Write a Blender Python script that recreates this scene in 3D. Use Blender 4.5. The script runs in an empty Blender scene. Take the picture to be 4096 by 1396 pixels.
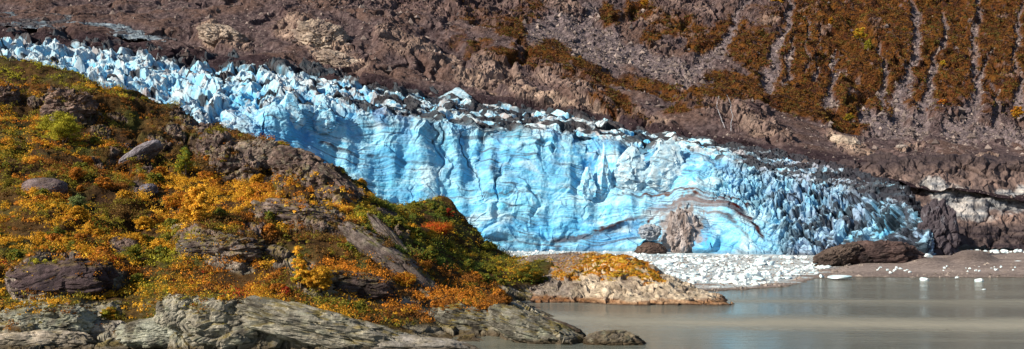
import bpy, bmesh, math
import numpy as np

# ------------------------------------------------------------------ basics
rng = np.random.default_rng(11)
F, HC, HOR = 1100.0, 20.0, 222.0          # focal length in picture widths/1024, eye height (m), horizon row
scene = bpy.context.scene
COL = scene.collection


def W(X, Y, D):
    """picture direction (X, Y) seen from the boat, carried out to D metres -> world point"""
    X, Y, D = np.broadcast_arrays(np.asarray(X, float), np.asarray(Y, float), np.asarray(D, float))
    return np.stack([(X - 512.0) / F * D, D, HC + (HOR - Y) / F * D], -1)


def scr(P):
    return 512 + P[..., 0] / P[..., 1] * F, HOR - (P[..., 2] - HC) / P[..., 1] * F


def sstep(a, b, x):
    t = np.clip((x - a) / (b - a), 0, 1)
    return t * t * (3 - 2 * t)


def mix(a, b, t):
    return a + (b - a) * t


def mixc(a, b, t):
    a = np.asarray(a, float); b = np.asarray(b, float)
    return a + (b - a) * t[..., None]


# ------------------------------------------------------------------ noise
from concurrent.futures import ThreadPoolExecutor
POOL = ThreadPoolExecutor(4)
_prm = np.random.default_rng(3)
PERM = _prm.permutation(1024).astype(np.int32)
PERM = np.concatenate([PERM, PERM])
GR = _prm.normal(size=(1024, 3)).astype(np.float32)
GR /= np.linalg.norm(GR, axis=1, keepdims=True)
RV = _prm.random((1024, 4)).astype(np.float32)


def _hash(ix, iy, iz):
    return PERM[(PERM[(PERM[ix & 1023] + iy) & 1023] + iz) & 1023]


def perlin(p):
    p = np.asarray(p, np.float32)
    sh = p.shape[:-1]
    p = p.reshape(-1, 3)
    if len(p) > 40000:
        return np.concatenate(list(POOL.map(_perlin, np.array_split(p, max(8, len(p) // 40000))))).reshape(sh)
    return _perlin(p).reshape(sh)


def _perlin(p):
    i = np.floor(p).astype(np.int32)
    f = p - i
    u = f * f * f * (f * (f * 6 - 15) + 10)
    out = np.zeros(len(p), np.float32)
    for dx in (0, 1):
        wx = u[:, 0] if dx else 1 - u[:, 0]
        for dy in (0, 1):
            wy = u[:, 1] if dy else 1 - u[:, 1]
            for dz in (0, 1):
                wz = u[:, 2] if dz else 1 - u[:, 2]
                g = GR[_hash(i[:, 0] + dx, i[:, 1] + dy, i[:, 2] + dz)]
                d = g[:, 0] * (f[:, 0] - dx) + g[:, 1] * (f[:, 1] - dy) + g[:, 2] * (f[:, 2] - dz)
                out += wx * wy * wz * d
    return out * 1.6


def fbm(p, oct=4, lac=2.03, gain=0.5, seed=0.0):
    p = np.asarray(p, np.float32) + np.float32(seed * 17.31)
    a, s, o = 1.0, 0.0, 0
    for k in range(oct):
        o = o + a * perlin(p)
        s += a
        a *= gain
        p = p * lac + np.float32(5.7)
    return o / s


def ridged(p, oct=4, lac=2.07, gain=0.55, seed=0.0):
    p = np.asarray(p, np.float32) + np.float32(seed * 13.77)
    a, s, o = 1.0, 0.0, 0
    for k in range(oct):
        o = o + a * (1 - np.abs(perlin(p)) * 2)
        s += a
        a *= gain
        p = p * lac + np.float32(3.1)
    return o / s


def worley(p, dims=2, seed=0):
    """F1, F2, random vector of the nearest cell, offset to it"""
    p = np.asarray(p, np.float32)
    sh = p.shape[:-1]
    p = p.reshape(-1, p.shape[-1])
    if p.shape[1] == 2:
        p = np.concatenate([p, np.zeros((len(p), 1), np.float32)], 1)
    p = p + np.float32(seed * 7.13) * (np.array([1, 1, 0 if dims == 2 else 1], np.float32))
    parts = [p] if len(p) < 20000 else np.array_split(p, max(8, len(p) // 20000))
    res = list(POOL.map(lambda a: _worley(a, dims), parts))
    F1, F2, idn, off = [np.concatenate(r) for r in zip(*res)]
    return F1.reshape(sh), F2.reshape(sh), RV[(idn * 7 + 13) & 1023].reshape(sh + (4,)), off.reshape(sh + (3,))


def _worley(p, dims):
    i = np.floor(p).astype(np.int32)
    n = len(p)
    F1 = np.full(n, 9, np.float32); F2 = np.full(n, 9, np.float32)
    idn = np.zeros(n, np.int32); off = np.zeros((n, 3), np.float32)
    zs = (-1, 0, 1) if dims == 3 else (0,)
    for dx in (-1, 0, 1):
        for dy in (-1, 0, 1):
            for dz in zs:
                h = _hash(i[:, 0] + dx, i[:, 1] + dy, i[:, 2] + dz)
                c = RV[h, :3] * 0.9 + 0.05
                o = np.stack([p[:, 0] - (i[:, 0] + dx + c[:, 0]), p[:, 1] - (i[:, 1] + dy + c[:, 1]),
                              (p[:, 2] - (i[:, 2] + dz + c[:, 2])) if dims == 3 else np.zeros(n, np.float32)], 1)
                d = np.sqrt((o * o).sum(1))
                near = d < F1
                F2 = np.where(near, F1, np.minimum(F2, d))
                F1 = np.where(near, d, F1)
                idn = np.where(near, h, idn)
                off = np.where(near[:, None], o, off)
    return F1, F2, idn, off


class TPS:
    """smooth surface through scattered (x, y, z) survey points"""
    def __init__(self, pts, lam=1e-3):
        pts = np.asarray(pts, float)
        self.c = pts[:, :2] / 100.0
        n = len(pts)
        r = np.linalg.norm(self.c[:, None] - self.c[None], axis=-1)
        K = np.where(r > 0, r * r * np.log(r + 1e-9), 0) + lam * np.eye(n)
        Pm = np.concatenate([np.ones((n, 1)), self.c], 1)
        A = np.block([[K, Pm], [Pm.T, np.zeros((3, 3))]])
        self.w = np.linalg.solve(A, np.concatenate([pts[:, 2], np.zeros(3)]))

    def __call__(self, x, y):
        sh = x.shape
        q = np.stack([x.ravel(), y.ravel()], 1) / 100.0
        return np.concatenate(list(POOL.map(self.part, np.array_split(q, 16)))).reshape(sh)

    def part(self, q):
        out = self.w[-3] + q @ self.w[-2:]
        for k in range(len(self.c)):
            d2 = (q[:, 0] - self.c[k, 0]) ** 2 + (q[:, 1] - self.c[k, 1]) ** 2
            out += self.w[k] * 0.5 * d2 * np.log(d2 + 1e-12)
        return out


def gnormals(P):
    du = np.gradient(P, axis=1); dv = np.gradient(P, axis=0)
    n = np.cross(du, dv)
    n /= np.linalg.norm(n, axis=-1, keepdims=True) + 1e-9
    return n


# ------------------------------------------------------------------ mesh + object helpers
def put_attrs(me, attrs):
    for k, v in (attrs or {}).items():
        v = np.asarray(v, np.float32)
        n = len(me.vertices)
        if v.size == n:
            a = me.attributes.new(k, 'FLOAT', 'POINT')
            a.data.foreach_set('value', v.reshape(-1))
        else:
            a = me.attributes.new(k, 'FLOAT_COLOR', 'POINT')
            c = np.ones((n, 4), np.float32)
            c[:, :3] = np.clip(v.reshape(n, 3), 0, 1)
            a.data.foreach_set('color', c.reshape(-1))


def raw_mesh(name, V, faces, mat=None, attrs=None, smooth=False):
    """V (n,3); faces (m,k) array of equal-sized polygons"""
    V = np.asarray(V, np.float32).reshape(-1, 3)
    faces = np.asarray(faces, np.int32)
    m, k = faces.shape
    me = bpy.data.meshes.new(name)
    me.vertices.add(len(V)); me.vertices.foreach_set('co', V.reshape(-1))
    me.loops.add(m * k); me.loops.foreach_set('vertex_index', faces.reshape(-1))
    me.polygons.add(m)
    me.polygons.foreach_set('loop_start', np.arange(0, m * k, k, dtype=np.int32))
    me.polygons.foreach_set('loop_total', np.full(m, k, np.int32))
    me.update(calc_edges=True)
    me.polygons.foreach_set('use_smooth', np.full(m, bool(smooth)))
    put_attrs(me, attrs)
    if mat: me.materials.append(mat)
    return me


def grid_faces(nr, nc, wrap=False):
    i = np.arange(nr * nc).reshape(nr, nc)
    if wrap:
        i = np.concatenate([i, i[:, :1]], 1)
    return np.stack([i[:-1, :-1], i[:-1, 1:], i[1:, 1:], i[1:, :-1]], -1).reshape(-1, 4)


def link(name, me, parent=None):
    o = bpy.data.objects.new(name, me)
    COL.objects.link(o)
    if parent is not None:
        o.parent = parent
    return o


def grid_obj(name, P, mat, attrs=None, parent=None, smooth=False, wrap=False):
    nr, nc = P.shape[:2]
    me = raw_mesh(name, P, grid_faces(nr, nc, wrap), mat, attrs, smooth)
    return link(name, me, parent)


def tag(o, label=None, cat=None, group=None, kind=None):
    if label: o['label'] = label
    if cat: o['category'] = cat
    if group: o['group'] = group
    if kind or label: o['kind'] = kind or 'thing'
    return o


def empty(name, loc, label, cat, group=None):
    o = bpy.data.objects.new(name, None)
    COL.objects.link(o)
    o.location = [float(v) for v in loc]
    return tag(o, label, cat, group)


# ------------------------------------------------------------------ materials
def new_mat(name):
    m = bpy.data.materials.new(name)
    m.use_nodes = True
    nt = m.node_tree
    return m, nt, nt.nodes['Principled BSDF'], nt.nodes['Material Output']


def N(nt, typ, **kw):
    n = nt.nodes.new(typ)
    for k, v in kw.items():
        if k == 'inp':
            for a, b in v.items():
                n.inputs[a].default_value = b
        else:
            setattr(n, k, v)
    return n


def attr_material(name, rough=0.9, fine=0.6, fine_amt=0.45, bump=0.5, bump_dist=0.3, spec=0.2, stretch=(1, 1, 1), fine2=None, sub=0.0):
    """surface whose own colour comes from the 'col' attribute, broken up by fine grain"""
    m, nt, b, out = new_mat(name)
    L = nt.links.new
    at = N(nt, 'ShaderNodeAttribute', attribute_name='col')
    geo = N(nt, 'ShaderNodeNewGeometry')
    mp = N(nt, 'ShaderNodeMapping'); mp.inputs['Scale'].default_value = stretch
    L(geo.outputs['Position'], mp.inputs['Vector'])
    n1 = N(nt, 'ShaderNodeTexNoise', inp={'Scale': fine, 'Detail': 6.0, 'Roughness': 0.7})
    L(mp.outputs[0], n1.inputs['Vector'])
    mr = N(nt, 'ShaderNodeMapRange', inp={'From Min': 0.3, 'From Max': 0.7, 'To Min': 1 - fine_amt, 'To Max': 1 + fine_amt})
    mr.clamp = False
    L(n1.outputs['Fac'], mr.inputs['Value'])
    vm = N(nt, 'ShaderNodeVectorMath', operation='SCALE')
    L(at.outputs['Color'], vm.inputs[0]); L(mr.outputs[0], vm.inputs['Scale'])
    L(vm.outputs[0], b.inputs['Base Color'])
    b.inputs['Roughness'].default_value = rough
    b.inputs['Specular IOR Level'].default_value = spec
    if bump > 0:
        n2 = N(nt, 'ShaderNodeTexNoise', inp={'Scale': fine2 or fine * 1.7, 'Detail': 8.0, 'Roughness': 0.75})
        L(mp.outputs[0], n2.inputs['Vector'])
        bp = N(nt, 'ShaderNodeBump', inp={'Strength': bump, 'Distance': bump_dist})
        L(n2.outputs['Fac'], bp.inputs['Height'])
        L(bp.outputs[0], b.inputs['Normal'])
    if sub > 0:
        b.inputs['Subsurface Weight'].default_value = sub
        b.inputs['Subsurface Radius'].default_value = (0.4, 0.9, 1.2)
    return m


M_ROCK = attr_material('rock', 0.9, 1.1, 0.5, 0.9, 0.4, 0.12)
M_FARROCK = attr_material('far_rock', 0.95, 0.35, 0.5, 0.9, 1.4, 0.03)
M_ICE = attr_material('glacier_ice', 0.6, 0.3, 0.22, 0.7, 0.8, 0.12)
M_CHUNK = attr_material('loose_ice', 0.5, 1.2, 0.15, 0.5, 0.25, 0.2)
M_GRAVEL = attr_material('gravel', 0.95, 0.9, 0.6, 0.8, 0.3, 0.1)
M_STONE = attr_material('stone', 0.9, 0.8, 0.3, 0.3, 0.2, 0.15)
M_BARK = attr_material('bark', 0.9, 3.0, 0.3, 0.3, 0.05, 0.1)


def leaf_material():
    m, nt, b, out = new_mat('leaves')
    L = nt.links.new
    at = N(nt, 'ShaderNodeAttribute', attribute_name='col')
    b.inputs['Roughness'].default_value = 0.7
    b.inputs['Specular IOR Level'].default_value = 0.15
    L(at.outputs['Color'], b.inputs['Base Color'])
    tr = N(nt, 'ShaderNodeBsdfTranslucent')
    L(at.outputs['Color'], tr.inputs['Color'])
    mx = N(nt, 'ShaderNodeMixShader', inp={'Fac': 0.3})
    L(b.outputs[0], mx.inputs[1]); L(tr.outputs[0], mx.inputs[2])
    L(mx.outputs[0], out.inputs['Surface'])
    return m


M_LEAF = leaf_material()


def water_material():
    m, nt, b, out = new_mat('silty_water')
    L = nt.links.new
    geo = N(nt, 'ShaderNodeNewGeometry')
    mp = N(nt, 'ShaderNodeMapping'); mp.inputs['Scale'].default_value = (0.0035, 0.034, 1)
    mp.inputs['Rotation'].default_value = (0, 0, 0.06)
    L(geo.outputs['Position'], mp.inputs['Vector'])
    nb = N(nt, 'ShaderNodeTexNoise', inp={'Scale': 1.0, 'Detail': 3.0, 'Roughness': 0.55, 'Distortion': 0.4})
    L(mp.outputs[0], nb.inputs['Vector'])
    # the wind-roughened streak across the cove, and fainter ones beyond it
    sep = N(nt, 'ShaderNodeSeparateXYZ'); L(geo.outputs['Position'], sep.inputs[0])
    wv = N(nt, 'ShaderNodeTexNoise', inp={'Scale': 0.025, 'Detail': 7.0, 'Roughness': 0.7})
    L(geo.outputs['Position'], wv.inputs['Vector'])

    def M2(op, a, b_):
        n = N(nt, 'ShaderNodeMath', operation=op)
        for k, v_ in ((0, a), (1, b_)):
            if isinstance(v_, (int, float)): n.inputs[k].default_value = v_
            else: L(v_, n.inputs[k])
        return n.outputs[0]
    yy = M2('ADD', M2('ADD', sep.outputs['Y'], M2('MULTIPLY', sep.outputs['X'], 0.16)), M2('MULTIPLY', M2('SUBTRACT', wv.outputs['Fac'], 0.5), 34.0))
    st1 = M2('DIVIDE', M2('ABSOLUTE', M2('SUBTRACT', yy, 229.0), 0.0), 13.0)
    c1 = N(nt, 'ShaderNodeMapRange', inp={'From Min': 1.6, 'From Max': 0.1, 'To Min': 0.0, 'To Max': 0.85}); L(st1, c1.inputs['Value'])
    st2 = M2('DIVIDE', M2('ABSOLUTE', M2('SUBTRACT', yy, 290.0), 0.0), 16.0)
    c2 = N(nt, 'ShaderNodeMapRange', inp={'From Min': 1.3, 'From Max': 0.2, 'To Min': 0.0, 'To Max': 0.3}); L(st2, c2.inputs['Value'])
    c3 = N(nt, 'ShaderNodeMapRange', inp={'From Min': 0.45, 'From Max': 0.75, 'To Min': 0.0, 'To Max': 0.5}); L(nb.outputs['Fac'], c3.inputs['Value'])
    pt = N(nt, 'ShaderNodeClamp'); L(M2('ADD', M2('ADD', c1.outputs[0], c2.outputs[0]), c3.outputs[0]), pt.inputs[0])
    patch = pt
    # short wind ripples
    w1 = N(nt, 'ShaderNodeMapping'); w1.inputs['Scale'].default_value = (0.32, 0.8, 1)
    L(geo.outputs['Position'], w1.inputs['Vector'])
    r1 = N(nt, 'ShaderNodeTexNoise', inp={'Scale': 1.0, 'Detail': 5.0, 'Roughness': 0.65})
    L(w1.outputs[0], r1.inputs['Vector'])
    st = N(nt, 'ShaderNodeMapRange', inp={'From Min': 0.0, 'From Max': 1.0, 'To Min': 0.5, 'To Max': 1.0})
    L(patch.outputs[0], st.inputs['Value'])
    w2 = N(nt, 'ShaderNodeMapping'); w2.inputs['Scale'].default_value = (0.05, 0.22, 1)
    L(geo.outputs['Position'], w2.inputs['Vector'])
    r2 = N(nt, 'ShaderNodeTexNoise', inp={'Scale': 1.0, 'Detail': 4.0, 'Roughness': 0.6})
    L(w2.outputs[0], r2.inputs['Vector'])
    bp0 = N(nt, 'ShaderNodeBump', inp={'Distance': 0.8, 'Strength': 0.6})
    L(r2.outputs['Fac'], bp0.inputs['Height'])
    bp = N(nt, 'ShaderNodeBump', inp={'Distance': 0.6})
    L(bp0.outputs[0], bp.inputs['Normal'])
    L(st.outputs[0], bp.inputs['Strength']); L(r1.outputs['Fac'], bp.inputs['Height'])
    L(bp.outputs[0], b.inputs['Normal'])
    rr = N(nt, 'ShaderNodeMapRange', inp={'From Min': 0.0, 'From Max': 1.0, 'To Min': 0.10, 'To Max': 0.42})
    L(patch.outputs[0], rr.inputs['Value']); L(rr.outputs[0], b.inputs['Roughness'])
    cm = N(nt, 'ShaderNodeMix', data_type='RGBA')
    cm.inputs['A'].default_value = (0.125, 0.14, 0.12, 1); cm.inputs['B'].default_value = (0.29, 0.285, 0.235, 1)  # paler streak colour paints in sky reflected by the roughened water
    L(patch.outputs[0], cm.inputs['Factor'])
    L(cm.outputs['Result'], b.inputs['Base Color'])
    b.inputs['IOR'].default_value = 1.33
    b.inputs['Specular IOR Level'].default_value = 0.5
    return m


M_WATER = water_material()

# ------------------------------------------------------------------ camera, sun, sky
cam = bpy.data.cameras.new('camera')
camo = bpy.data.objects.new('camera', cam)
COL.objects.link(camo)
camo.location = (0, 0, HC)
camo.rotation_euler = (math.radians(90), 0, 0)
cam.sensor_width = 36.0
cam.lens = F / 1024 * 36.0
cam.shift_y = (HOR - 174.5) / 1024
cam.clip_start = 1.0
cam.clip_end = 20000
scene.camera = camo

SUN = np.array([-0.76, -0.39, 0.50]); SUN /= np.linalg.norm(SUN)
el = math.asin(SUN[2]); az = math.atan2(SUN[0], SUN[1])
sl = bpy.data.lights.new('sun', 'SUN')
sl.energy = 5.0; sl.angle = math.radians(0.8); sl.color = (1.0, 0.87, 0.69)
so = bpy.data.objects.new('sun', sl); COL.objects.link(so)
from mathutils import Vector
so.rotation_euler = Vector([-float(v) for v in SUN]).to_track_quat('-Z', 'Y').to_euler()
so.location = (-300, -100, 400)
world = bpy.data.worlds.new('World'); scene.world = world; world.use_nodes = True
wn = world.node_tree
bg = wn.nodes['Background']
sky = wn.nodes.new('ShaderNodeTexSky'); sky.sky_type = 'NISHITA'; sky.sun_disc = False
sky.sun_elevation = el; sky.sun_rotation = az
wn.links.new(sky.outputs[0], bg.inputs['Color']); bg.inputs['Strength'].default_value = 0.06
scene.view_settings.view_transform = 'Standard'
scene.view_settings.look = 'None'
scene.view_settings.exposure = 0.7
scene.view_settings.gamma = 1.0


def ell(X, Y, cx, cy, rx, ry, rot=0.0):
    """1 in the middle of a patch, 0 at its rim"""
    a = math.radians(rot)
    dx, dy = X - cx, Y - cy
    u = (dx * math.cos(a) + dy * math.sin(a)) / rx
    v = (-dx * math.sin(a) + dy * math.cos(a)) / ry
    return np.clip(1 - np.sqrt(u * u + v * v), -1, 1)


def polar_grid(x0, x1, nc, d0, d1, nr):
    X = np.linspace(x0, x1, nc)[None, :]
    D = np.geomspace(d0, d1, nr)[:, None]
    D = np.broadcast_to(D, (nr, nc)).copy(); X = np.broadcast_to(X, (nr, nc)).copy()
    return (X - 512) / F * D, D


def even_rows(X, D, Zs, nr):
    """re-space the rows of a polar grid so that steep faces get as many rows as gentle ground"""
    Z = Zs[0]
    row = HOR - (Z - HC) / D * F
    ds = np.abs(np.diff(row, axis=0)) + 60 * np.abs(np.diff(np.log(D), axis=0)) + 1e-4
    cum = np.concatenate([np.zeros((1, D.shape[1])), np.cumsum(ds, 0)], 0)
    D2 = np.empty((nr, D.shape[1])); out = [np.empty_like(D2) for _ in Zs]
    for j in range(D.shape[1]):
        t = np.linspace(0, cum[-1, j], nr)
        D2[:, j] = np.interp(t, cum[:, j], D[:, j])
        for o_, z_ in zip(out, Zs):
            o_[:, j] = np.interp(t, cum[:, j], z_[:, j])
    return D2 * (X[0] / D[0])[None], D2, out


# ================================================================== FOREGROUND HILLSIDE
def survey(rows):
    return W([r[0] for r in rows], [r[1] for r in rows], [r[2] for r in rows])


hill_rows = [
    # x, row, metres
    (-60, 345, 172), (-60, 300, 196), (-60, 255, 216), (-60, 180, 262), (-60, 120, 320), (-60, 50, 388),
    (0, 350, 168), (0, 322, 184), (0, 296, 199), (0, 258, 210), (0, 215, 240), (0, 180, 264), (0, 130, 312), (0, 100, 345), (0, 58, 385),
    (60, 350, 168), (60, 325, 184), (60, 298, 197), (60, 255, 208), (60, 218, 238), (60, 180, 266), (60, 130, 318), (60, 100, 350), (55, 73, 382),
    (110, 345, 171), (110, 320, 186), (110, 290, 203), (110, 255, 218), (110, 215, 242), (115, 180, 270), (115, 140, 318), (119, 87, 380),
    (150, 345, 173), (150, 300, 193), (150, 262, 218), (150, 225, 244), (155, 190, 272), (158, 150, 320), (159, 104, 376),
    (200, 348, 171), (200, 302, 186), (200, 282, 203), (200, 260, 214), (200, 224, 242), (200, 200, 258), (198, 178, 288), (200, 150, 330), (200, 123, 366),
    (230, 180, 290), (230, 155, 322), (230, 133, 352),
    (260, 348, 172), (260, 308, 187), (260, 290, 200), (260, 262, 214), (260, 238, 228), (260, 220, 244), (260, 200, 262), (262, 177, 286), (262, 143, 344),
    (300, 348, 173), (300, 315, 187), (300, 290, 200), (300, 262, 214), (300, 240, 230), (300, 222, 248), (300, 206, 264), (300, 182, 286), (302, 166, 322), (302, 151, 334),
    (338, 345, 174), (338, 322, 187), (338, 292, 203), (338, 260, 220), (338, 228, 246), (338, 214, 262), (338, 194, 288), (338, 178, 326),
    (380, 346, 176), (380, 330, 187), (380, 298, 206), (380, 268, 222), (380, 236, 248), (380, 222, 268), (378, 206, 300), (380, 197, 345),
    (420, 342, 180), (420, 310, 202), (420, 288, 220), (420, 266, 234), (420, 246, 262), (415, 226, 320), (415, 205, 380),
    (440, 340, 182), (440, 310, 205), (440, 288, 226), (450, 268, 268), (445, 245, 318), (440, 207, 392),
    (480, 340, 184), (480, 322, 200), (460, 301, 224), (480, 286, 250), (480, 262, 310), (480, 234, 375),
    (520, 343, 181), (522, 326, 199), (500, 310, 215), (520, 312, 219), (505, 296, 236), (512, 285, 290), (515, 268, 325), (512, 249, 365),
    (498, 250, 358), (528, 262, 322), (545, 277, 306), (535, 290, 292),
    (545, 344, 180), (540, 318, 207), (562, 327, 195), (556, 292, 296),
    (575, 346, 178), (580, 335, 187),
]
hp = survey(hill_rows)
extra = []
for (x, y, d) in [(-60, 50, 388), (0, 58, 385), (55, 73, 382), (119, 87, 380), (159, 104, 376), (200, 123, 366), (262, 143, 344), (302, 151, 334),
                  (338, 178, 326), (380, 197, 345), (415, 205, 380), (440, 207, 392), (480, 234, 375), (512, 249, 365)]:
    p = W(x, y, d); extra.append([p[0] * 1.1, d + 45, p[2] - 16])
for (x, z, d) in [(606, -2.0, 176), (590, -2.2, 205), (560, -1.8, 225), (550, -1.8, 255), (600, -3, 260), (660, -3, 200), (660, -3, 330), (600, -2, 360), (-60, -2, 158),
                  (100, -2.2, 158), (250, -2.2, 160), (400, -2, 162), (520, -2.2, 168), (620, -3, 160), (640, -3, 420), (560, -2, 420)]:
    extra.append([(x - 512) / F * d, d, z])
hill_z = TPS(np.concatenate([hp, np.array(extra)]), 2e-4)

HX, HD = polar_grid(-40, 640, 980, 155, 450, 900)
HZ = hill_z(HX, HD)
p3 = np.stack([HX, HD, HZ], -1)
sX, sY = scr(p3)
STEPS = [  # rock steps: foot line (x, row), height of the step in rows along it, how far back the shelf runs (rows)
    ([(14, 296), (30, 301), (60, 301), (100, 295), (128, 284)], [10, 34, 36, 30, 8], 58), ([(48, 322), (80, 324), (112, 321), (124, 314)], [6, 18, 18, 6], 30),
    ([(178, 258), (200, 263), (240, 265), (262, 256)], [8, 27, 27, 6], 42), ([(285, 288), (310, 293), (345, 299), (392, 300)], [5, 22, 20, 6], 40),
    ([(248, 216), (275, 222), (305, 226), (345, 236)], [5, 17, 18, 5], 32), ([(202, 156), (220, 168), (245, 172), (264, 170)], [6, 24, 25, 12], 30),
    ([(264, 172), (285, 178), (315, 192), (340, 208), (356, 222)], [10, 20, 20, 18, 6], 26), ([(36, 114), (60, 122), (84, 122), (104, 114)], [5, 20, 18, 5], 32),
    ([(148, 346), (170, 352), (220, 354), (262, 354)], [12, 48, 52, 46], 62), ([(262, 356), (300, 355), (360, 353), (430, 353)], [46, 40, 22, 5], 52), ([(-40, 338), (20, 340), (60, 338), (76, 332)], [22, 24, 18, 4], 40),
    ([(118, 258), (132, 256), (146, 250)], [5, 18, 4], 24), ([(-40, 106), (0, 107), (16, 104)], [22, 22, 4], 30), ([(20, 190), (40, 192), (62, 188)], [3, 11, 3], 18), ([(126, 158), (140, 166), (156, 172)], [3, 9, 3], 16),
    ([(150, 132), (176, 140), (200, 152)], [3, 10, 4], 18), ([(90, 150), (110, 152), (130, 152)], [3, 9, 3], 16), ([(352, 250), (375, 262), (400, 280), (430, 296)], [5, 14, 16, 8], 24),
    ([(380, 226), (394, 238), (412, 256)], [3, 11, 3], 18), ([(440, 318), (480, 326), (530, 340), (575, 348)], [8, 22, 24, 6], 34), ([(420, 300), (450, 306), (490, 312)], [3, 10, 4], 18),
]
jx = sX + fbm(p3 / 10.0, 3, seed=154) * 9; jy = sY + fbm(p3 / 9.0, 4, seed=155) * 7
lift = np.zeros(HX.shape); stepface = np.zeros(HX.shape)
for pts_, hts, L_ in STEPS:
    xs_ = [p_[0] for p_ in pts_]
    fy = np.interp(jx, xs_, [p_[1] for p_ in pts_]); hh = np.interp(jx, xs_, hts)
    hh = hh * sstep(xs_[0] - 8, xs_[0] + 4, jx) * sstep(xs_[-1] + 8, xs_[-1] - 4, jx)
    s_ = fy - jy                                              # rows above the foot
    dl = np.clip(hh * 0.16, 1.2, 6)
    prof = np.clip(s_ / dl, 0, 1) * np.clip(1 - (s_ - dl) / L_, 0, 1) ** 1.3
    lift = np.maximum(lift, prof * hh * 0.84)
    stepface = np.maximum(stepface, ((s_ > -1.0) & (s_ < dl * 1.15)) * sstep(3, 9, hh))
kn_ = fbm(p3 / 30.0, 3, seed=150)
lf = HZ / 6.0 + fbm(np.stack([HX / 22, HD / 34, HZ * 0], -1), 4, seed=151) * 2.6 + HX / 60
fr_ = lf - np.floor(lf)
ledge = (sstep(0.50, 0.98, fr_) - fr_)
HZ = HZ + lift * HD / F + kn_ * 5.6 * sstep(3, 12, HZ) + ledge * 2.0 * sstep(6, 12, HZ)
HZ = HZ - 3.2 * sstep(0.62, 0.9, ridged(np.stack([HX / 34 + HD / 60, HD / 70, HZ / 60], -1) + kn_[..., None] * 0.5, 2, seed=156)) * sstep(7, 13, HZ)
HX, HD, (HZ, stepface) = even_rows(HX, HD, [HZ, stepface.astype(float)], 660)
p3 = np.stack([HX, HD, HZ], -1)
sX, sY = scr(p3)

ROCKS = [  # bare rock on the hillside: x, row, rx, ry, rot
    (4, 94, 14, 13, 0), (66, 102, 26, 17, 10), (35, 104, 8, 5, 0), (137, 154, 22, 5, 38), (142, 190, 12, 7, 30), (150, 172, 10, 4, 40),
    (192, 122, 26, 10, 27), (173, 130, 10, 6, 30), (220, 147, 17, 17, 30), (250, 153, 20, 15, 20), (284, 160, 36, 14, 22), (325, 172, 34, 12, 38),
    (350, 192, 22, 10, 48), (40, 185, 24, 7, 0), (55, 272, 52, 20, -4), (124, 246, 16, 12, 20), (100, 303, 26, 6, 0), (18, 316, 20, 14, 0),
    (50, 341, 90, 12, 0), (180, 328, 50, 28, 0), (225, 322, 40, 24, 0), (219, 248, 42, 13, 4), (300, 214, 44, 16, 14), (340, 222, 26, 9, 35), (395, 264, 52, 15, 40),
    (367, 286, 24, 10, 10), (391, 238, 28, 6, 48), (290, 262, 30, 12, 20), (230, 266, 24, 8, 10), (235, 303, 34, 7, 8), (190, 235, 16, 7, -20), (252, 232, 20, 7, 10),
    (300, 332, 70, 17, 14), (390, 340, 80, 13, 12), (470, 323, 40, 14, 12), (540, 330, 64, 30, 20), (516, 300, 24, 12, 30), (420, 306, 26, 6, 20), (400, 236, 10, 5, 20), (385, 213, 16, 5, 20),
    (100, 132, 14, 6, 20), (160, 143, 16, 6, 30), (95, 165, 10, 4, 20), (118, 118, 14, 6, 24),
]
rm = np.full(HX.shape, -1.0)
for r in ROCKS:
    rm = np.maximum(rm, ell(sX, sY, *r))
warp = fbm(p3 / 9.0, 4, seed=1)
fine = fbm(p3 / 2.6, 3, seed=2)
rock = sstep(0.05, 0.32, rm + warp * 0.55 + fine * 0.25)
shore = sstep(2.8, 1.6, HZ + warp * 1.6)
rock = np.maximum(rock, shore)
rock = np.maximum(rock, stepface * sstep(-0.35, -0.1, warp + fine * 0.4))
# rock relief: blocky joints + diagonal bedding; soil relief: soft hummocks
q = p3 + np.stack([fbm(p3 / 12, 3, seed=3), fbm(p3 / 12, 3, seed=4), fbm(p3 / 12, 3, seed=5)], -1) * 4
F1, F2, idr, off = worley(np.stack([q[..., 0] / 6.5 + q[..., 1] / 30, q[..., 1] / 10.0, q[..., 2] / 4.0], -1), 3, 1)
blocks = (idr[..., 0] - 0.5) * 1.6 + (off * (idr[..., 1:4] - 0.5)).sum(-1) * 2.6 - sstep(0.10, 0.0, F2 - F1) * 0.9
F1b, F2b, idb, offb = worley(np.stack([q[..., 0] / 2.4, q[..., 1] / 3.4, q[..., 2] / 1.6], -1), 3, 2)
blocks2 = (idb[..., 0] - 0.5) * 0.6 + (offb * (idb[..., 1:4] - 0.5)).sum(-1) * 1.0 - sstep(0.12, 0.0, F2b - F1b) * 0.4
rid = ridged(np.stack([q[..., 0] / 5 + q[..., 2] / 3, q[..., 1] / 14, q[..., 2] / 5], -1), 4, seed=6)
humm = fbm(p3 / 11.0, 4, seed=7)
hN0 = gnormals(p3); hN0 *= np.sign(hN0[..., 2:3] + 1e-9)
lowz = sstep(14, 5, HZ)
disp = rock * (blocks * mix(0.9, 0.55, lowz) + blocks2 * mix(0.7, 0.25, lowz) + (rid - 0.5) * mix(1.2, 0.6, lowz) + mix(0.4, -0.5, lowz)) + (1 - rock) * (humm * 1.6 + fine * 0.35)
disp = np.where(HZ < -0.8, np.minimum(disp, 0.3), disp)
HP = p3 + hN0 * disp[..., None]
HP += rock[..., None] * np.stack([fbm(p3 / 3.0, 3, seed=8) * 0.5, fbm(p3 / 2.2, 3, seed=9) * 0.5, 0 * HZ], -1)
HZ2 = HP[..., 2]
HN = gnormals(HP); HN *= np.sign(HN[..., 2:3] + 1e-9)
fX, fY = scr(HP)


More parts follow.
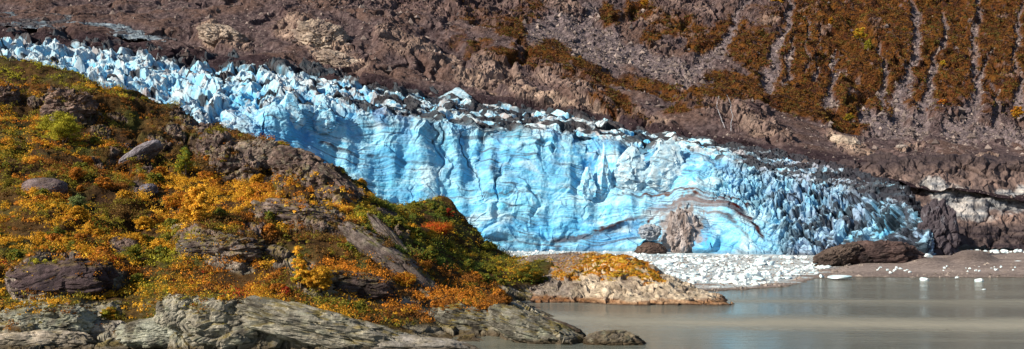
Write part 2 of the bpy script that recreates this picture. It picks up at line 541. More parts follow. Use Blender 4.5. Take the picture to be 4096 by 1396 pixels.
def hill_hit(X, Y):
    """first point of the finished hillside met in that direction"""
    for w_ in (0.8, 1.6, 3.0, 6.0):
        m = (np.abs(fX - X) < w_) & (np.abs(fY - Y) < w_)
        if m.any():
            return float(HD[m].min())
    return 300.0




def rock_colour(P, Nn, light, dark, lichen=0.3, moss=0.3, mosscol=(0.17, 0.13, 0.02), scale=1.0, seed=0):
    a = fbm(P / (5.0 * scale), 5, seed=20 + seed)
    b = fbm(np.stack([P[..., 0] * 0.5 + P[..., 2] * 0.9, P[..., 1] * 0.4, P[..., 2] - 0.5 * P[..., 0]], -1) / (1.2 * scale), 4, seed=21 + seed)
    t = np.clip(0.5 + a * 1.4 + b * 0.35, 0, 1)
    c = mixc(dark, light, t)
    lc = sstep(0.05, 0.4, fbm(P / (2.2 * scale), 4, seed=22 + seed)) * lichen
    c = mixc(c, (0.30, 0.33, 0.25), lc)
    ms = sstep(0.35, 0.75, Nn[..., 2]) * sstep(-0.12, 0.2, fbm(P / (3.5 * scale), 4, seed=23 + seed)) * moss
    return mixc(c, mosscol, ms)


warm = sstep(320, 225, sY)            # higher ledges are browner, wave-washed rock is grey
light = mixc((0.36, 0.345, 0.29), (0.215, 0.16, 0.145), warm)
dark = mixc((0.09, 0.083, 0.07), (0.05, 0.036, 0.038), warm)
rc = rock_colour(HP, HN, light, dark, 0.35, 0.75)
slab = np.maximum(np.maximum(ell(sX, sY, 55, 275, 50, 19, -4), ell(sX, sY, 137, 154, 26, 7, 38)), ell(sX, sY, 240, 304, 30, 8, 5))
rc = mixc(rc, (0.075, 0.058, 0.07), sstep(0.0, 0.3, slab + warp * 0.3) * 0.75)  # dark purple rock, with the shade of the overhanging slab painted in
wet = sstep(1.6, 0.2, HZ2 + fine * 0.6)
rc = mixc(rc, (0.055, 0.038, 0.022), wet * 0.85)
soil = mixc((0.035, 0.018, 0.009), (0.075, 0.042, 0.012), np.clip(0.5 + humm * 1.2, 0, 1))  # soil kept dark to paint in shade between the bushes
soil = mixc(soil, (0.05, 0.05, 0.012), sstep(0.0, 0.4, fbm(p3 / 14, 3, seed=10)))
hcol = mixc(soil, rc, rock[..., None][..., 0])
hillside = grid_obj('hillside', HP, M_ROCK, {'col': hcol})
tag(hillside, kind='structure')


# ================================================================== FAR MOUNTAIN
mt_rows = [
    (-80, 45, 980), (-80, 28, 1080), (-80, 0, 1280), (-80, -70, 1720),
    (0, 45, 980), (0, 25, 1090), (0, 0, 1290), (0, -70, 1720),
    (100, 58, 970), (100, 36, 1080), (100, 10, 1240), (100, -70, 1700),
    (170, 65, 960), (170, 46, 1050), (170, 15, 1200), (170, -70, 1680),
    (230, 72, 940), (230, 55, 1020), (215, 20, 1190), (256, -2, 1290),
    (288, 78, 930), (288, 52, 1020), (286, 17, 1150), (286, -10, 1400), (286, -70, 1660),
    (316, 62, 1010), (318, 12, 1130), (344, 14, 1130), (344, 70, 990), (340, -20, 1380),
    (408, 88, 955), (408, 60, 1010), (408, 20, 1120), (400, 12, 1260), (400, -70, 1560),
    (448, 100, 940), (448, 70, 1000), (448, 30, 1110), (452, 20, 1220),
    (512, 110, 925), (512, 80, 985), (512, 37, 1100), (512, 26, 1210), (512, -10, 1330), (512, -70, 1540),
    (580, 122, 910), (580, 95, 965), (580, 56, 1080), (580, 46, 1180), (590, 0, 1330), (590, -70, 1540),
    (624, 128, 900), (624, 105, 950), (624, 74, 1060), (630, 64, 1150),
    (672, 138, 870), (672, 112, 930), (672, 80, 1040), (680, 70, 1130), (690, 20, 1290), (700, -70, 1540),
    (731, 146, 840), (731, 122, 900), (731, 93, 1000), (735, 84, 1080), (740, 40, 1220),
    (780, 158, 800), (780, 138, 880), (780, 112, 985), (790, 60, 1150), (800, 0, 1330), (800, -70, 1530),
    (832, 172, 770), (832, 154, 840), (840, 133, 955), (840, 118, 1010),
    (900, 180, 740), (900, 162, 820), (900, 143, 940), (900, 126, 1010), (900, 60, 1170), (900, 0, 1340), (900, -70, 1540),
    (960, 182, 780), (960, 164, 850), (960, 148, 930),
    (1024, 184, 800), (1024, 168, 880), (1024, 152, 950), (1024, 134, 1030), (1024, 60, 1190), (1024, 0, 1350), (1024, -70, 1550),
    (1100, 184, 820), (1100, 152, 960), (1100, 60, 1190), (1100, -70, 1550),
]
mt_z = TPS(survey(mt_rows), 1e-3)
MX, MD = polar_grid(-45, 1070, 1150, 740, 1680, 640)
MZ = mt_z(MX, MD)
gXb = 512 + MX / MD * F
icebk = np.interp(gXb, [-45, 0, 100, 200, 280, 330, 400, 513, 600, 660, 715, 780, 850, 880, 936, 960, 1100],
                  [1060, 1060, 1030, 1000, 980, 970, 960, 960, 935, 895, 850, 815, 775, 680, 640, 620, 620])
MZ = MZ - sstep(5, 70, icebk - MD) * 90          # the valley floor under the ice
m3 = np.stack([MX, MD, MZ], -1)
mX, mY = scr(m3)


def seg_d(X, Y, pts):
    """distance to a polyline of (x, row, halfwidth), in units of the local half width"""
    best = np.full(X.shape, 99.0)
    for (x0, y0, w0), (x1, y1, w1) in zip(pts[:-1], pts[1:]):
        dx, dy = x1 - x0, y1 - y0
        t = np.clip(((X - x0) * dx + (Y - y0) * dy) / (dx * dx + dy * dy), 0, 1)
        d = np.hypot(X - x0 - t * dx, Y - y0 - t * dy) / (w0 + t * (w1 - w0))
        best = np.minimum(best, d)
    return best


CHUTES = [
    [(752, -12, 4), (747, 0, 4), (737, 16, 4), (735, 30, 5), (719, 48, 7), (703, 64, 9), (687, 78, 12)],
    [(795, -10, 4), (790, 6, 5), (786, 26, 5), (778, 44, 6), (772, 64, 7), (766, 88, 9)],
    [(794, 34, 2), (788, 60, 4), (784, 82, 6)],
    [(914, -10, 4), (915, 4, 4), (919, 30, 5), (915, 52, 5), (907, 76, 7), (903, 96, 10), (897, 124, 14)],
    [(945, 10, 2), (945, 40, 3), (935, 58, 4), (929, 84, 6), (925, 112, 10), (919, 132, 14)],
    [(975, -10, 3), (975, 2, 3), (977, 24, 4), (973, 46, 4), (975, 68, 5), (977, 86, 6), (969, 112, 9), (965, 134, 14)],
    [(992, 50, 2), (987, 62, 3), (983, 76, 4), (978, 90, 4)],
    [(1000, 90, 2), (995, 108, 4), (991, 130, 7)],
    [(878, 40, 1.5), (882, 62, 2.5), (884, 84, 4), (886, 100, 5)],
    [(838, 50, 1.5), (834, 66, 2.5), (831, 86, 5), (828, 100, 8)],
    [(808, 14, 1), (808, 44, 1.6), (806, 72, 2)], [(818, 24, 1), (817, 50, 1.5), (816, 80, 3)],
    [(1022, 0, 2), (1018, 30, 3), (1016, 60, 3), (1024, 110, 6)],
    [(862, 110, 6), (880, 124, 12), (905, 130, 12)], [(950, 128, 12), (1000, 134, 10), (1030, 136, 10)],
]
mw = m3 / 40.0
wx = mX + fbm(np.stack([MX / 26, MD / 60, MZ / 30], -1), 5, gain=0.6, seed=31) * 12
wy = mY + fbm(m3 / 30.0, 4, seed=32) * 4
ch = np.full(MX.shape, 99.0)
for c in CHUTES:
    ch = np.minimum(ch, seg_d(wx, wy, c))
chn = fbm(np.stack([MX / 9, MD / 30, MZ / 22], -1), 4, gain=0.6, seed=43)
chute = sstep(1.25, 0.45, ch + chn * 1.1)
screeA = np.maximum(ell(wx, wy, 585, 38, 62, 26, 30), ell(wx, wy, 560, 24, 50, 14, -25))
screeA = np.maximum(screeA, ell(wx, wy, 650, 62, 50, 16, 16))
scree = np.maximum(chute, sstep(0.05, 0.35, screeA))
# bench line below which rock and gravel, above it shrubs
bx = np.array([-80, 0, 256, 288, 318, 344, 408, 448, 512, 580, 624, 672, 731, 780, 840, 900, 960, 1024, 1100])
by = np.array([-40, -30, 0, 17, 12, 14, 20, 30, 37, 56, 74, 80, 93, 112, 132, 138, 144, 148, 150])
bench = np.interp(mX, bx, by)
dist = mY - bench                                   # >0: on or below the bench
onslope = sstep(2, -3, dist + warp.mean())
n1 = fbm(m3 / 45.0, 4, seed=33)
n2 = fbm(m3 / 14.0, 4, seed=34)
# vertical gullies on the high slope, hollows and knobs on the bench
gul = ridged(np.stack([MX / 52 + n1 * 1.3 + n2 * 0.3, MD / 200, MZ / 220], -1), 4, seed=35)
q = m3 + np.stack([n1, n2, n1 - n2], -1) * 14
F1, F2, idm, offm = worley(np.stack([q[..., 0] / 26, q[..., 1] / 40, q[..., 2] / 20], -1), 3, 5)
kb = (idm[..., 0] - 0.5) * 5 + (offm * (idm[..., 1:4] - 0.5)).sum(-1) * 9 - sstep(0.12, 0, F2 - F1) * 3
F1, F2, idn, offn = worley(np.stack([q[..., 0] / 8, q[..., 1] / 12, q[..., 2] / 6], -1), 3, 6)
kb2 = (idn[..., 0] - 0.5) * 1.8 + (offn * (idn[..., 1:4] - 0.5)).sum(-1) * 3.4 - sstep(0.12, 0, F2 - F1) * 1.2
BARE = [  # bedrock knobs: x, row, rx, ry, rot, pale
    (222, 36, 34, 11, 16, 1.0), (300, 30, 30, 18, 20, 0.7), (330, 48, 36, 16, 22, 1.0), (352, 62, 28, 8, 20, 0.9), (300, 22, 24, 8, 20, 0.4), (400, 40, 30, 18, 20, 0.55),
    (440, 52, 34, 14, 22, 0.6), (475, 78, 34, 10, 22, 0.8), (500, 70, 40, 14, 25, 0.5), (560, 78, 40, 16, 18, 0.35), (580, 88, 30, 12, 20, 0.4), (545, 100, 50, 9, 18, 0.9),
    (600, 108, 40, 7, 18, 0.7), (650, 120, 40, 8, 18, 0.6), (735, 112, 36, 18, 8, 0.25), (700, 106, 30, 10, 20, 0.3), (760, 130, 40, 10, 20, 0.5), (845, 144, 26, 9, 28, 1.0), (860, 150, 20, 6, 20, 0.9),
    (652, 20, 26, 14, 10, 0.35), (680, 10, 40, 16, 5, 0.25), (560, 6, 30, 10, 20, 0.3), (660, 50, 22, 9, 10, 0.3), (690, 38, 16, 6, 10, 0.35), (770, 20, 10, 7, 0, 0.4), (500, 8, 60, 16, 10, 0.1), (430, 6, 60, 12, 5, 0.12),
    (810, 8, 14, 6, 10, 0.4), (822, 30, 9, 6, 10, 0.35), (878, 28, 10, 5, 0, 0.3), (975, 20, 8, 5, 0, 0.4), (974, 54, 12, 6, 0, 0.35), (1010, 72, 16, 8, 10, 0.35), (1000, 12, 10, 5, 0, 0.3), (915, 146, 14, 5, 0, 0.4),
    (985, 158, 20, 5, 0, 0.6), (900, 148, 10, 3, 0, 0.8),
]
bare = np.full(MX.shape, -1.0); pale = np.zeros(MX.shape)
for b_ in BARE:
    e = ell(wx, wy, *b_[:5])
    pale = np.maximum(pale, sstep(0, 0.4, e) * b_[5]); bare = np.maximum(bare, e)
bare = sstep(0.0, 0.3, bare + n2 * 0.5)
low = 1 - onslope
mN0 = gnormals(m3); mN0 *= np.sign(mN0[..., 2:3] + 1e-9)
md = onslope * (gul - 0.5) * 13 * (1 - 0.4 * scree) + low * (n1 * 11 - 9 * sstep(0.62, 0.9, ridged(np.stack([MX / 70 + n1 * 0.6, MD / 200, MZ / 160], -1), 2, seed=45))) + bare * (kb * 0.8 + kb2 * 0.7 + 2) + (1 - bare) * (n2 * 2.2 + kb2 * 0.12) - chute * 4
md += low * (1 - bare) * fbm(m3 / 5, 3, seed=36) * 0.8
md = md * sstep(-60, 0, MD - icebk + 30) * (1 - 0.6 * low * sstep(760, 820, mX) * (1 - bare))
MP = m3 + mN0 * md[..., None]
MP += bare[..., None] * np.stack([fbm(m3 / 7.0, 3, seed=37) * 2, fbm(m3 / 6.0, 3, seed=38) * 2.5, 0 * MZ], -1)
MN = gnormals(MP); MN *= np.sign(MN[..., 2:3] + 1e-9)
# where the rust-coloured shrubs grow
VEG = [(560, 52, 56, 12, 20), (590, 68, 44, 10, 25), (660, 88, 60, 9, 14), (610, 96, 40, 10, 30), (690, 108, 30, 9, -8), (720, 96, 40, 8, 10), (510, 54, 40, 7, 22), (560, 70, 60, 9, 24), (620, 112, 40, 6, 20), (480, 48, 40, 8, 20), (400, 24, 40, 6, 10), (440, 30, 30, 5, 15),
       (480, 24, 46, 5, 20), (650, 36, 20, 10, -60), (680, 28, 40, 14, 10), (725, 34, 26, 18, -40), (705, 40, 24, 10, -30), (610, 14, 14, 10, 60), (530, 14, 14, 20, 80), (515, 30, 20, 10, 30),
       (760, 50, 26, 40, -70), (640, 10, 20, 12, 0), (470, 10, 40, 10, 10), (740, 84, 40, 10, 10), (790, 100, 50, 12, 10), (830, 112, 60, 14, 8)]
vg = np.full(MX.shape, -1.0)
for v in VEG:
    vg = np.maximum(vg, ell(wx, wy, *v))
rightslope = sstep(748, 790, mX + n1 * 40) * onslope * sstep(122, 96, mY + n2 * 26 + (mX - 900) * 0.05)
veg = np.maximum(sstep(-0.02, 0.22, vg + n2 * 0.4), rightslope * (1 - 0.0 * n2))
veg = veg * sstep(0.34, 0.16, chn * 0.6 + fbm(m3 / 7, 3, seed=44) * 0.5)
veg = veg * (1 - scree) * (1 - 0.75 * bare * sstep(-0.1, 0.25, n2 + 0.1))
veg *= sstep(440, 500, mX + n2 * 60)
g1 = fbm(m3 / 4.0, 4, seed=39)
grav = mixc((0.046, 0.034, 0.038), (0.150, 0.118, 0.120), np.clip(0.45 + g1 * 1.3 + n1 * 0.7, 0, 1))
grav = mixc(grav, (0.095, 0.058, 0.042), sstep(0.0, 0.4, n1 + 0.1) * 0.6)
scr_c = mixc((0.07, 0.057, 0.066), (0.20, 0.172, 0.182), np.clip(0.5 + g1 * 1.2, 0, 1))
rockc = rock_colour(MP, MN, mixc((0.13, 0.092, 0.095), (0.42, 0.33, 0.265), pale), mixc((0.03, 0.021, 0.028), (0.12, 0.085, 0.08), pale), 0.05, 0.25, (0.11, 0.07, 0.03), scale=4.0, seed=3)
vegc = mixc((0.075, 0.028, 0.012), (0.11, 0.05, 0.012), np.clip(0.5 + fbm(m3 / 10, 3, seed=40) * 1.4, 0, 1))
vegc = mixc(vegc, (0.03, 0.014, 0.012), sstep(0.1, 0.5, fbm(m3 / 22, 3, seed=41)))
mcol = mixc(grav, scr_c, scree * (0.55 + 0.45 * onslope))
mcol = mixc(mcol, rockc, bare)
mcol = mixc(mcol, vegc, veg)
# dark moraine along the ice edge
gx = np.array([-60, 0, 100, 200, 280, 330, 400, 513, 600, 660, 715, 780, 850, 900, 960, 1030])
gy = np.array([28, 34, 43, 58, 63, 72, 86, 102, 116, 130, 138, 150, 164, 178, 185, 190])
wid = np.interp(mX, [0, 120, 200, 300, 700, 760, 900, 1024], [10, 10, 7, 4, 4, 5, 14, 22])
edge = np.interp(mX, gx, gy) - mY
mcol = mixc(mcol, (0.028, 0.02, 0.026), sstep(1.0, 0.5, (edge + n2 * 4) / wid) * 0.85)
mcol = mcol * np.array([0.98, 0.95, 0.97])  # slight purple tint puts the slope's shade into the colour
mountain = grid_obj('mountain', MP, M_FARROCK, {'col': mcol})
tag(mountain, kind='structure')

# ================================================================== GLACIER
ice_cols = {  # column: knots (row, metres) from the foot over the rim to the back edge
    -45: [(112, 640), (88, 680), (70, 735), (56, 850), (34, 1060)],
    0: [(112, 640), (88, 680), (70, 735), (56, 850), (35, 1060)],
    100: [(128, 640), (100, 690), (84, 740), (66, 850), (44, 1030)],
    200: [(155, 650), (130, 690), (108, 735), (86, 830), (59, 1000)],
    250: [(175, 690), (150, 700), (112, 745), (90, 815), (62, 985)],
    280: [(200, 715), (170, 722), (102, 752), (88, 810), (65, 980)],
    330: [(232, 728), (200, 736), (109, 768), (97, 825), (74, 970)],
    400: [(242, 738), (220, 745), (117, 782), (107, 835), (87, 960)],
    513: [(249.5, 748), (205, 758), (130, 794), (119, 850), (103, 960)],
    600: [(251, 748), (205, 760), (138, 796), (127, 850), (118, 935)],
    660: [(252, 732), (205, 745), (147, 778), (138, 830), (131, 895)],
    690: [(252.5, 715), (208, 730), (150, 764), (142, 812), (136, 870)],
    715: [(254, 690), (214, 708), (156, 752), (147, 798), (141, 850)],
    780: [(255.5, 668), (218, 688), (176, 728), (163, 768), (153, 815)],
    850: [(258.5, 635), (226, 655), (192, 688), (177, 730), (167, 775)],
    900: [(260, 608), (234, 620), (202, 640), (191, 668), (183, 705)],
    918: [(261, 596), (238, 604), (212, 618), (205, 634), (199, 655)],
    929: [(261.5, 588), (248, 592), (234, 598), (228, 606), (222, 616)],
    936: [(262, 600), (255, 606), (250, 614), (248, 624), (246, 640)],
}
ks = sorted(ice_cols)
NCI, NRI = 1300, 640
gX = np.linspace(-40, 936, NCI)
kn = np.array([ice_cols[k] for k in ks])                      # (cols, 5, 2)
kY = np.stack([np.interp(gX, ks, kn[:, j, 0]) for j in range(5)], 0)
kD = np.stack([np.interp(gX, ks, kn[:, j, 1]) for j in range(5)], 0)
ker = np.hanning(41); ker /= ker.sum()


def smooth1(a):
    return np.stack([np.convolve(np.pad(r, 20, mode='edge'), ker, mode='valid') for r in a], 0)


kY, kD = smooth1(kY), smooth1(kD)
fr = np.array([0.0, 0.16, 0.46, 0.64, 1.0])
v = np.linspace(-0.03, 1.06, NRI)
iY = np.empty((NRI, NCI)); iD = np.empty((NRI, NCI))
for j in range(NRI):
    a = np.clip(np.searchsorted(fr, v[j]) - 1, 0, 3)
    t = (v[j] - fr[a]) / (fr[a + 1] - fr[a])
    iY[j] = kY[a] + (kY[a + 1] - kY[a]) * t
    iD[j] = kD[a] + (kD[a + 1] - kD[a]) * t
gXX = np.broadcast_to(gX[None], iY.shape)
IP = W(gXX, iY, iD)
IP[..., 2] -= 6.0 * sstep(0.012, -0.03, np.broadcast_to(v[:, None], iY.shape))
IN = gnormals(IP)
IN *= np.sign((IN * np.array([0, -1, 0.6])).sum(-1, keepdims=True))
V_ = np.broadcast_to(v[:, None], iY.shape)
top = sstep(0.40, 0.52, V_)                   # 1 on the upper surface, 0 on the face
top = np.where(gXX < 265, np.maximum(top, sstep(265, 215, gXX)), top)
rightbit = sstep(700, 780, gXX + fbm(IP / 40, 3, seed=50) * 40 - 34 * sstep(185, 230, iY))
faceflat = (1 - top) * (1 - rightbit)         # the clean blue wall

iw = IP + np.stack([fbm(IP / 28, 3, seed=51), fbm(IP / 28, 3, seed=52), fbm(IP / 28, 3, seed=53)], -1) * 12
# --- towers and blocks of the crevassed surface
size = 19 - 6 * sstep(260, 420, gXX) - 2 * rightbit
a1 = np.stack([(iw[..., 0] * 0.9 + iw[..., 1] * 0.45), (iw[..., 1] * 0.9 - iw[..., 0] * 0.45) * 0.9], -1)


def serac(scale, seed, elong=1.5):
    """fields of faceted ice towers: every cell is an irregular pyramid or blade"""
    px, py = a1[..., 0], a1[..., 1]
    F1, F2, idc, of = worley(np.stack([px / (scale * 0.8), py / (scale * elong)], -1), 2, seed)
    m = np.full(px.shape, -9.0)
    for k in range(4):
        ang = idc[..., 0] * 6.28 + k * 1.57 + (idc[..., (k + 1) % 4] - 0.5) * 1.3
        m = np.maximum(m, (of[..., 0] * np.cos(ang) + of[..., 1] * np.sin(ang)) * (0.35 + 1.3 * idc[..., (k + 2) % 4]))
    return 0.62 + (idc[..., 3] - 0.5) * 0.9 - 1.55 * np.clip(m, 0.10, 0.75), sstep(0.0, 0.22, F2 - F1), idc


s1, e1, id1 = serac(17.0, 1)
sb, eb, idb_ = serac(30.0, 5, 1.2)
bigm = sstep(-0.05, 0.12, fbm(np.stack([a1[..., 0] / 70, a1[..., 1] / 70, 0 * V_], -1), 3, seed=77))
s1 = mix(s1, sb * 1.35, bigm)
s2, e2, id2 = serac(8.5, 2)
s3, e3, id3 = serac(3.8, 3, 1.2)
amp = mix(8.6, 5.0, sstep(250, 440, gXX)) * mix(1, 0.8, rightbit)
sr = s1 * amp * 1.1 + s2 * amp * 0.42 + s3 * amp * 0.17 - amp * 0.42
iw2 = IP + (iw - IP) * 0.4
# --- chaotic right end: blocks in three dimensions
F1, F2, idq, ofq = worley(np.stack([iw2[..., 0] - 0.35 * iw2[..., 2], iw2[..., 1], iw2[..., 2] + 0.25 * iw2[..., 0]], -1) / np.array([8.0, 12.0, 21.0]), 3, 11)
ch1 = (idq[..., 0] - 0.5) * 9 + (ofq * (idq[..., 1:4] - 0.5)).sum(-1) * 16 - sstep(0.16, 0, F2 - F1) * 6
eq = F2 - F1
F1, F2, idq2, ofq2 = worley(np.stack([iw2[..., 0] - 0.3 * iw2[..., 2], iw2[..., 1], iw2[..., 2] + 0.5 * iw2[..., 0]], -1) / np.array([3.2, 5.0, 8.0]), 3, 12)
ch2 = (idq2[..., 0] - 0.5) * 2.6 + (ofq2 * (idq2[..., 1:4] - 0.5)).sum(-1) * 6 - sstep(0.16, 0, F2 - F1) * 2
eq2 = F2 - F1
# --- face relief: flutes under the rim, bedding ledges, shell-like spalls
fl = ridged(np.stack([IP[..., 0] / 19 + fbm(IP / 30, 3, seed=73) * 1.2, IP[..., 1] / 40, IP[..., 2] / 90], -1), 3, seed=54)
sxx, syy = scr(IP)
below = (syy - kY[2][None])                       # rows under the rim
flw = sstep(58, 4, below)
arch = 12.0 * np.exp(-((sxx - 690) / 70.0) ** 2) * sstep(150, 230, syy)
sag = 0.10 * (sxx - 400) * sstep(330, 560, sxx) - 0.32 * np.clip(sxx - 600, 0, 90) * sstep(190, 235, syy)
Lc = syy - sag * 0.6 + arch * 1.7 + fbm(IP / 45, 3, seed=55) * 9 - 0.06 * (sxx - 400)
Lc = Lc + 0.25 * np.clip(350 - sxx, 0, 80)
led = fbm(np.stack([Lc / 5.0, sxx / 160, syy * 0], -1), 4, seed=56)
F1, F2, ids, ofs = worley(np.stack([iw[..., 0] / 30, iw[..., 2] / 17], -1), 2, 21)
spall = ((ids[..., 0] - 0.5) * 2.6 + (ofs[..., 0] * (ids[..., 1] - 0.5) + ofs[..., 1] * (ids[..., 2] - 0.5)) * 7) * sstep(0.0, 0.22, F2 - F1)
F1b, F2b, ids2, ofs2 = worley(np.stack([iw[..., 0] / 9, iw[..., 2] / 6], -1), 2, 22)
spall2 = (ids2[..., 0] - 0.5) * 1.0 + (ofs2[..., 0] * (ids2[..., 1] - 0.5) + ofs2[..., 1] * (ids2[..., 2] - 0.5)) * 2.4
spall2 = spall2 * sstep(0.0, 0.2, F2b - F1b)
n_w = fbm(IP / 50, 3, seed=72)
rough_low = sstep(205, 180, syy) * 0 + sstep(172, 215, syy + fbm(IP / 30, 3, seed=57) * 30)
face_d = (fl - 0.55) * 7.0 * flw * np.clip(0.6 + n_w, 0.1, 1.2) + led * 1.3 + spall * (0.45 + 0.7 * rough_low) + spall2 * (0.35 + 0.6 * rough_low) + fbm(IP / 22, 4, seed=58) * 3.0
right_d = ch1 * 0.6 + ch2 * 1.15
edgefade = sstep(936, 918, gXX)
ck_u = (IP[..., 0] + 0.25 * IP[..., 2]) / 24 + fbm(np.stack([IP[..., 0] / 30, IP[..., 1] / 30, IP[..., 2] / 26], -1), 4, seed=75) * 0.8
ckn = np.abs(perlin(np.stack([ck_u, IP[..., 2] / 160, 0 * ck_u + 7], -1)))
ckl = sstep(90, 20, below + 60 * fbm(np.stack([ck_u, 0 * ck_u, 0 * ck_u], -1), 2, seed=76)) * (1 - top) * (1 - rightbit)
ckl = ckl * sstep(-0.12, 0.12, n_w)
crackv = sstep(0.055, 0.015, ckn) * ckl
butt = fbm(np.stack([IP[..., 0] / 34, IP[..., 1] / 90, IP[..., 2] / 150], -1), 3, seed=78)
face_d = face_d - crackv * 2.4 + (butt * 15 + (0.45 - np.abs(butt) * 2.2) * 3) * sstep(150, 30, below)
disp_n = (1 - top) * (face_d * (1 - rightbit) + right_d * rightbit) * (0.25 + 0.75 * edgefade)
up = np.array([0, -0.25, 1.0])
GP = IP + IN * disp_n[..., None] + up * (top * (sr * (1 - 0.35 * rightbit) + ch2 * 0.5 * rightbit))[..., None]
GP += IN * (rightbit * (ridged(IP / 10.0, 4, seed=69) - 0.5) * 2.5 * edgefade)[..., None]
GP += IN * (fbm(IP / 1.8, 3, seed=59) * 0.35 + fbm(IP / 6.0, 3, seed=60) * 0.8 * top)[..., None]
# hollow of the melt cave in the foot
cave = ell(sxx, syy, 651, 249, 13, 12, -12) + fbm(IP / 9, 3, seed=61) * 0.25
GP[..., 1] += sstep(0.0, 0.3, cave) * 26
# the dirty bulge beside it
bul = np.maximum(ell(sxx, syy, 684, 228, 30, 30, 15), ell(sxx, syy, 700, 240, 24, 18, 0))
GP[..., 1] -= sstep(0.0, 0.7, bul) * (13 + 7 * (ids2[..., 0] - 0.5))
GN = gnormals(GP)
GN *= np.sign((GN * IN).sum(-1, keepdims=True))

# --- ice colours: white weathered crust, blue dense ice, dirt, plus painted shade at the right end
n_a = fbm(IP / 16, 4, seed=62); n_b = fbm(IP / 5, 4, seed=63)
white = np.array((0.55, 0.68, 0.76)); pblue = np.array((0.105, 0.47, 0.74)); dblue = np.array((0.02, 0.19, 0.52)); cyan = np.array((0.07, 0.42, 0.74))
crust = np.clip(0.45 + n_a * 0.8 + n_b * 0.5 + 0.5 * sstep(0.3, 0.8, GN[..., 2]), 0, 1)
gcol = mixc(pblue, white, mix(crust * 0.5, crust, top))
crev = sstep(0.30, 0.0, e1 * 0.4 + s1 * 0.6 + 0.35) * top
gcol = mixc(gcol, cyan, np.clip(sstep(0.35, -0.35, s1 + 0.3 * s2) * top, 0, 0.85) * (1 - 0.6 * rightbit))
gcol = mixc(gcol, (0.30, 0.29, 0.31), sstep(0.62, 0.9, id2[..., 1] + n_b * 0.5) * top * 0.6 + sstep(0.6, 0.8, id1[..., 2] + n_b * 0.6) * top * 0.35)
gcol = mixc(gcol, cyan, faceflat * sstep(0.1, 0.5, n_a + 0.25 * led + 0.12) * 0.65)
bl = np.maximum(np.maximum(ell(sxx, syy, 300, 130, 12, 30, -38) * 1.0, ell(sxx, syy, 318, 158, 8, 24, -30)), ell(sxx, syy, 590, 165, 10, 26, 20))
bl = np.maximum(bl, np.maximum(ell(sxx, syy, 610, 238, 50, 13, -25), ell(sxx, syy, 700, 240, 12, 10, 0)))
bl = np.maximum(bl, ell(sxx, syy, 380, 118, 8, 20, -20))
gcol = mixc(gcol, dblue, sstep(0.0, 0.5, bl + n_b * 0.5) * 0.55)
cr2 = sstep(0.62, 0.72, ridged(np.stack([IP[..., 0] / 22 + n_a * 0.6, IP[..., 1] / 80, IP[..., 2] / 75], -1), 2, seed=64)) * faceflat * flw
gcol = mixc(gcol, dblue, cr2 * 0.55)
gcol = mixc(gcol, (0.05, 0.33, 0.66), faceflat * sstep(0.0, 0.35, fbm(IP / np.array([40.0, 40.0, 22.0]), 4, seed=79) + 0.04) * 0.6)
gcol = mixc(gcol, (0.50, 0.68, 0.78), faceflat * sstep(0.1, 0.4, fbm(np.stack([iw[..., 0] / 26, iw[..., 1] / 40, iw[..., 2] / 12], -1), 4, seed=80)) * 0.7)
gcol = mixc(gcol, (0.21, 0.28, 0.43), rightbit * 0.85 * np.clip(0.7 + n_a, 0, 1) * (1 - 0.6 * sstep(0.35, 0.8, GN[..., 2])))  # dark blue of the shaded right end, painted into the ice colour
# dirt bands in the wall following the bedding
band = sstep(0.20, 0.42, fbm(np.stack([Lc / 2.6, sxx / 120, syy * 0], -1), 4, seed=65))
bandw = faceflat * np.clip(0.40 + 0.5 * n_a + 0.3 * sstep(560, 640, sxx), 0.05, 1) * (1 - sstep(440, 330, sxx) * 0.4)
DIRT = np.array((0.03, 0.026, 0.034)); BROWN = np.array((0.20, 0.165, 0.15))
gcol = mixc(gcol, (0.10, 0.15, 0.21), band * bandw * 0.95)
for (pts, a) in [([(545, 243, 3), (590, 236, 4), (625, 222, 5), (655, 208, 5), (690, 203, 4.5), (730, 210, 4), (752, 222, 3)], 0.8),
                 ([(505, 236, 2), (560, 240, 2.5), (600, 233, 2), (640, 216, 2)], 0.5), ([(620, 196, 1.5), (670, 192, 2.2), (720, 196, 2), (750, 206, 1.6)], 0.85), ([(640, 226, 2), (662, 208, 3), (690, 199, 3.5), (725, 204, 3.5), (750, 218, 3), (762, 236, 2)], 0.95), ([(700, 212, 2), (730, 220, 2.5), (748, 236, 2)], 0.7), ([(560, 190, 1), (620, 187, 1.5), (680, 184, 1.5)], 0.6), ([(420, 190, 1), (470, 196, 1.6), (540, 197, 1)], 0.5), ([(360, 152, 1), (420, 163, 1.5), (500, 170, 1)], 0.5), ([(320, 140, 1.4), (340, 148, 2), (365, 158, 1)], 0.7),
                 ([(490, 238, 2.4), (530, 243, 2), (560, 246, 2.4)], 0.7), ([(640, 178, 1), (670, 176, 1.4), (690, 180, 1)], 0.4)]:
    d_ = seg_d(sxx + n_b * 5, syy + n_b * 4 + led * 4, pts)
    gcol = mixc(gcol, DIRT * 2.0, sstep(1.35, 0.2, d_) * a * 1.35 * np.clip(0.75 + led * 1.2, 0.2, 1))
gcol = mixc(gcol, (0.36, 0.36, 0.40), sstep(-0.1, 0.5, ell(sxx, syy, 690, 212, 52, 24, 8) + n_a * 0.5) * 0.3)
vein = sstep(0.10, 0.02, np.abs(perlin(np.stack([Lc / 4.2, sxx / 170, syy * 0], -1)))) * sstep(-0.15, 0.25, perlin(np.stack([Lc / 9, sxx / 40, syy * 0 + 3], -1)) + 0.06)
gcol = mixc(gcol, (0.07, 0.10, 0.15), vein * np.clip(faceflat * 0.85 + 0.3 * (1 - faceflat) * (1 - top), 0, 0.85))
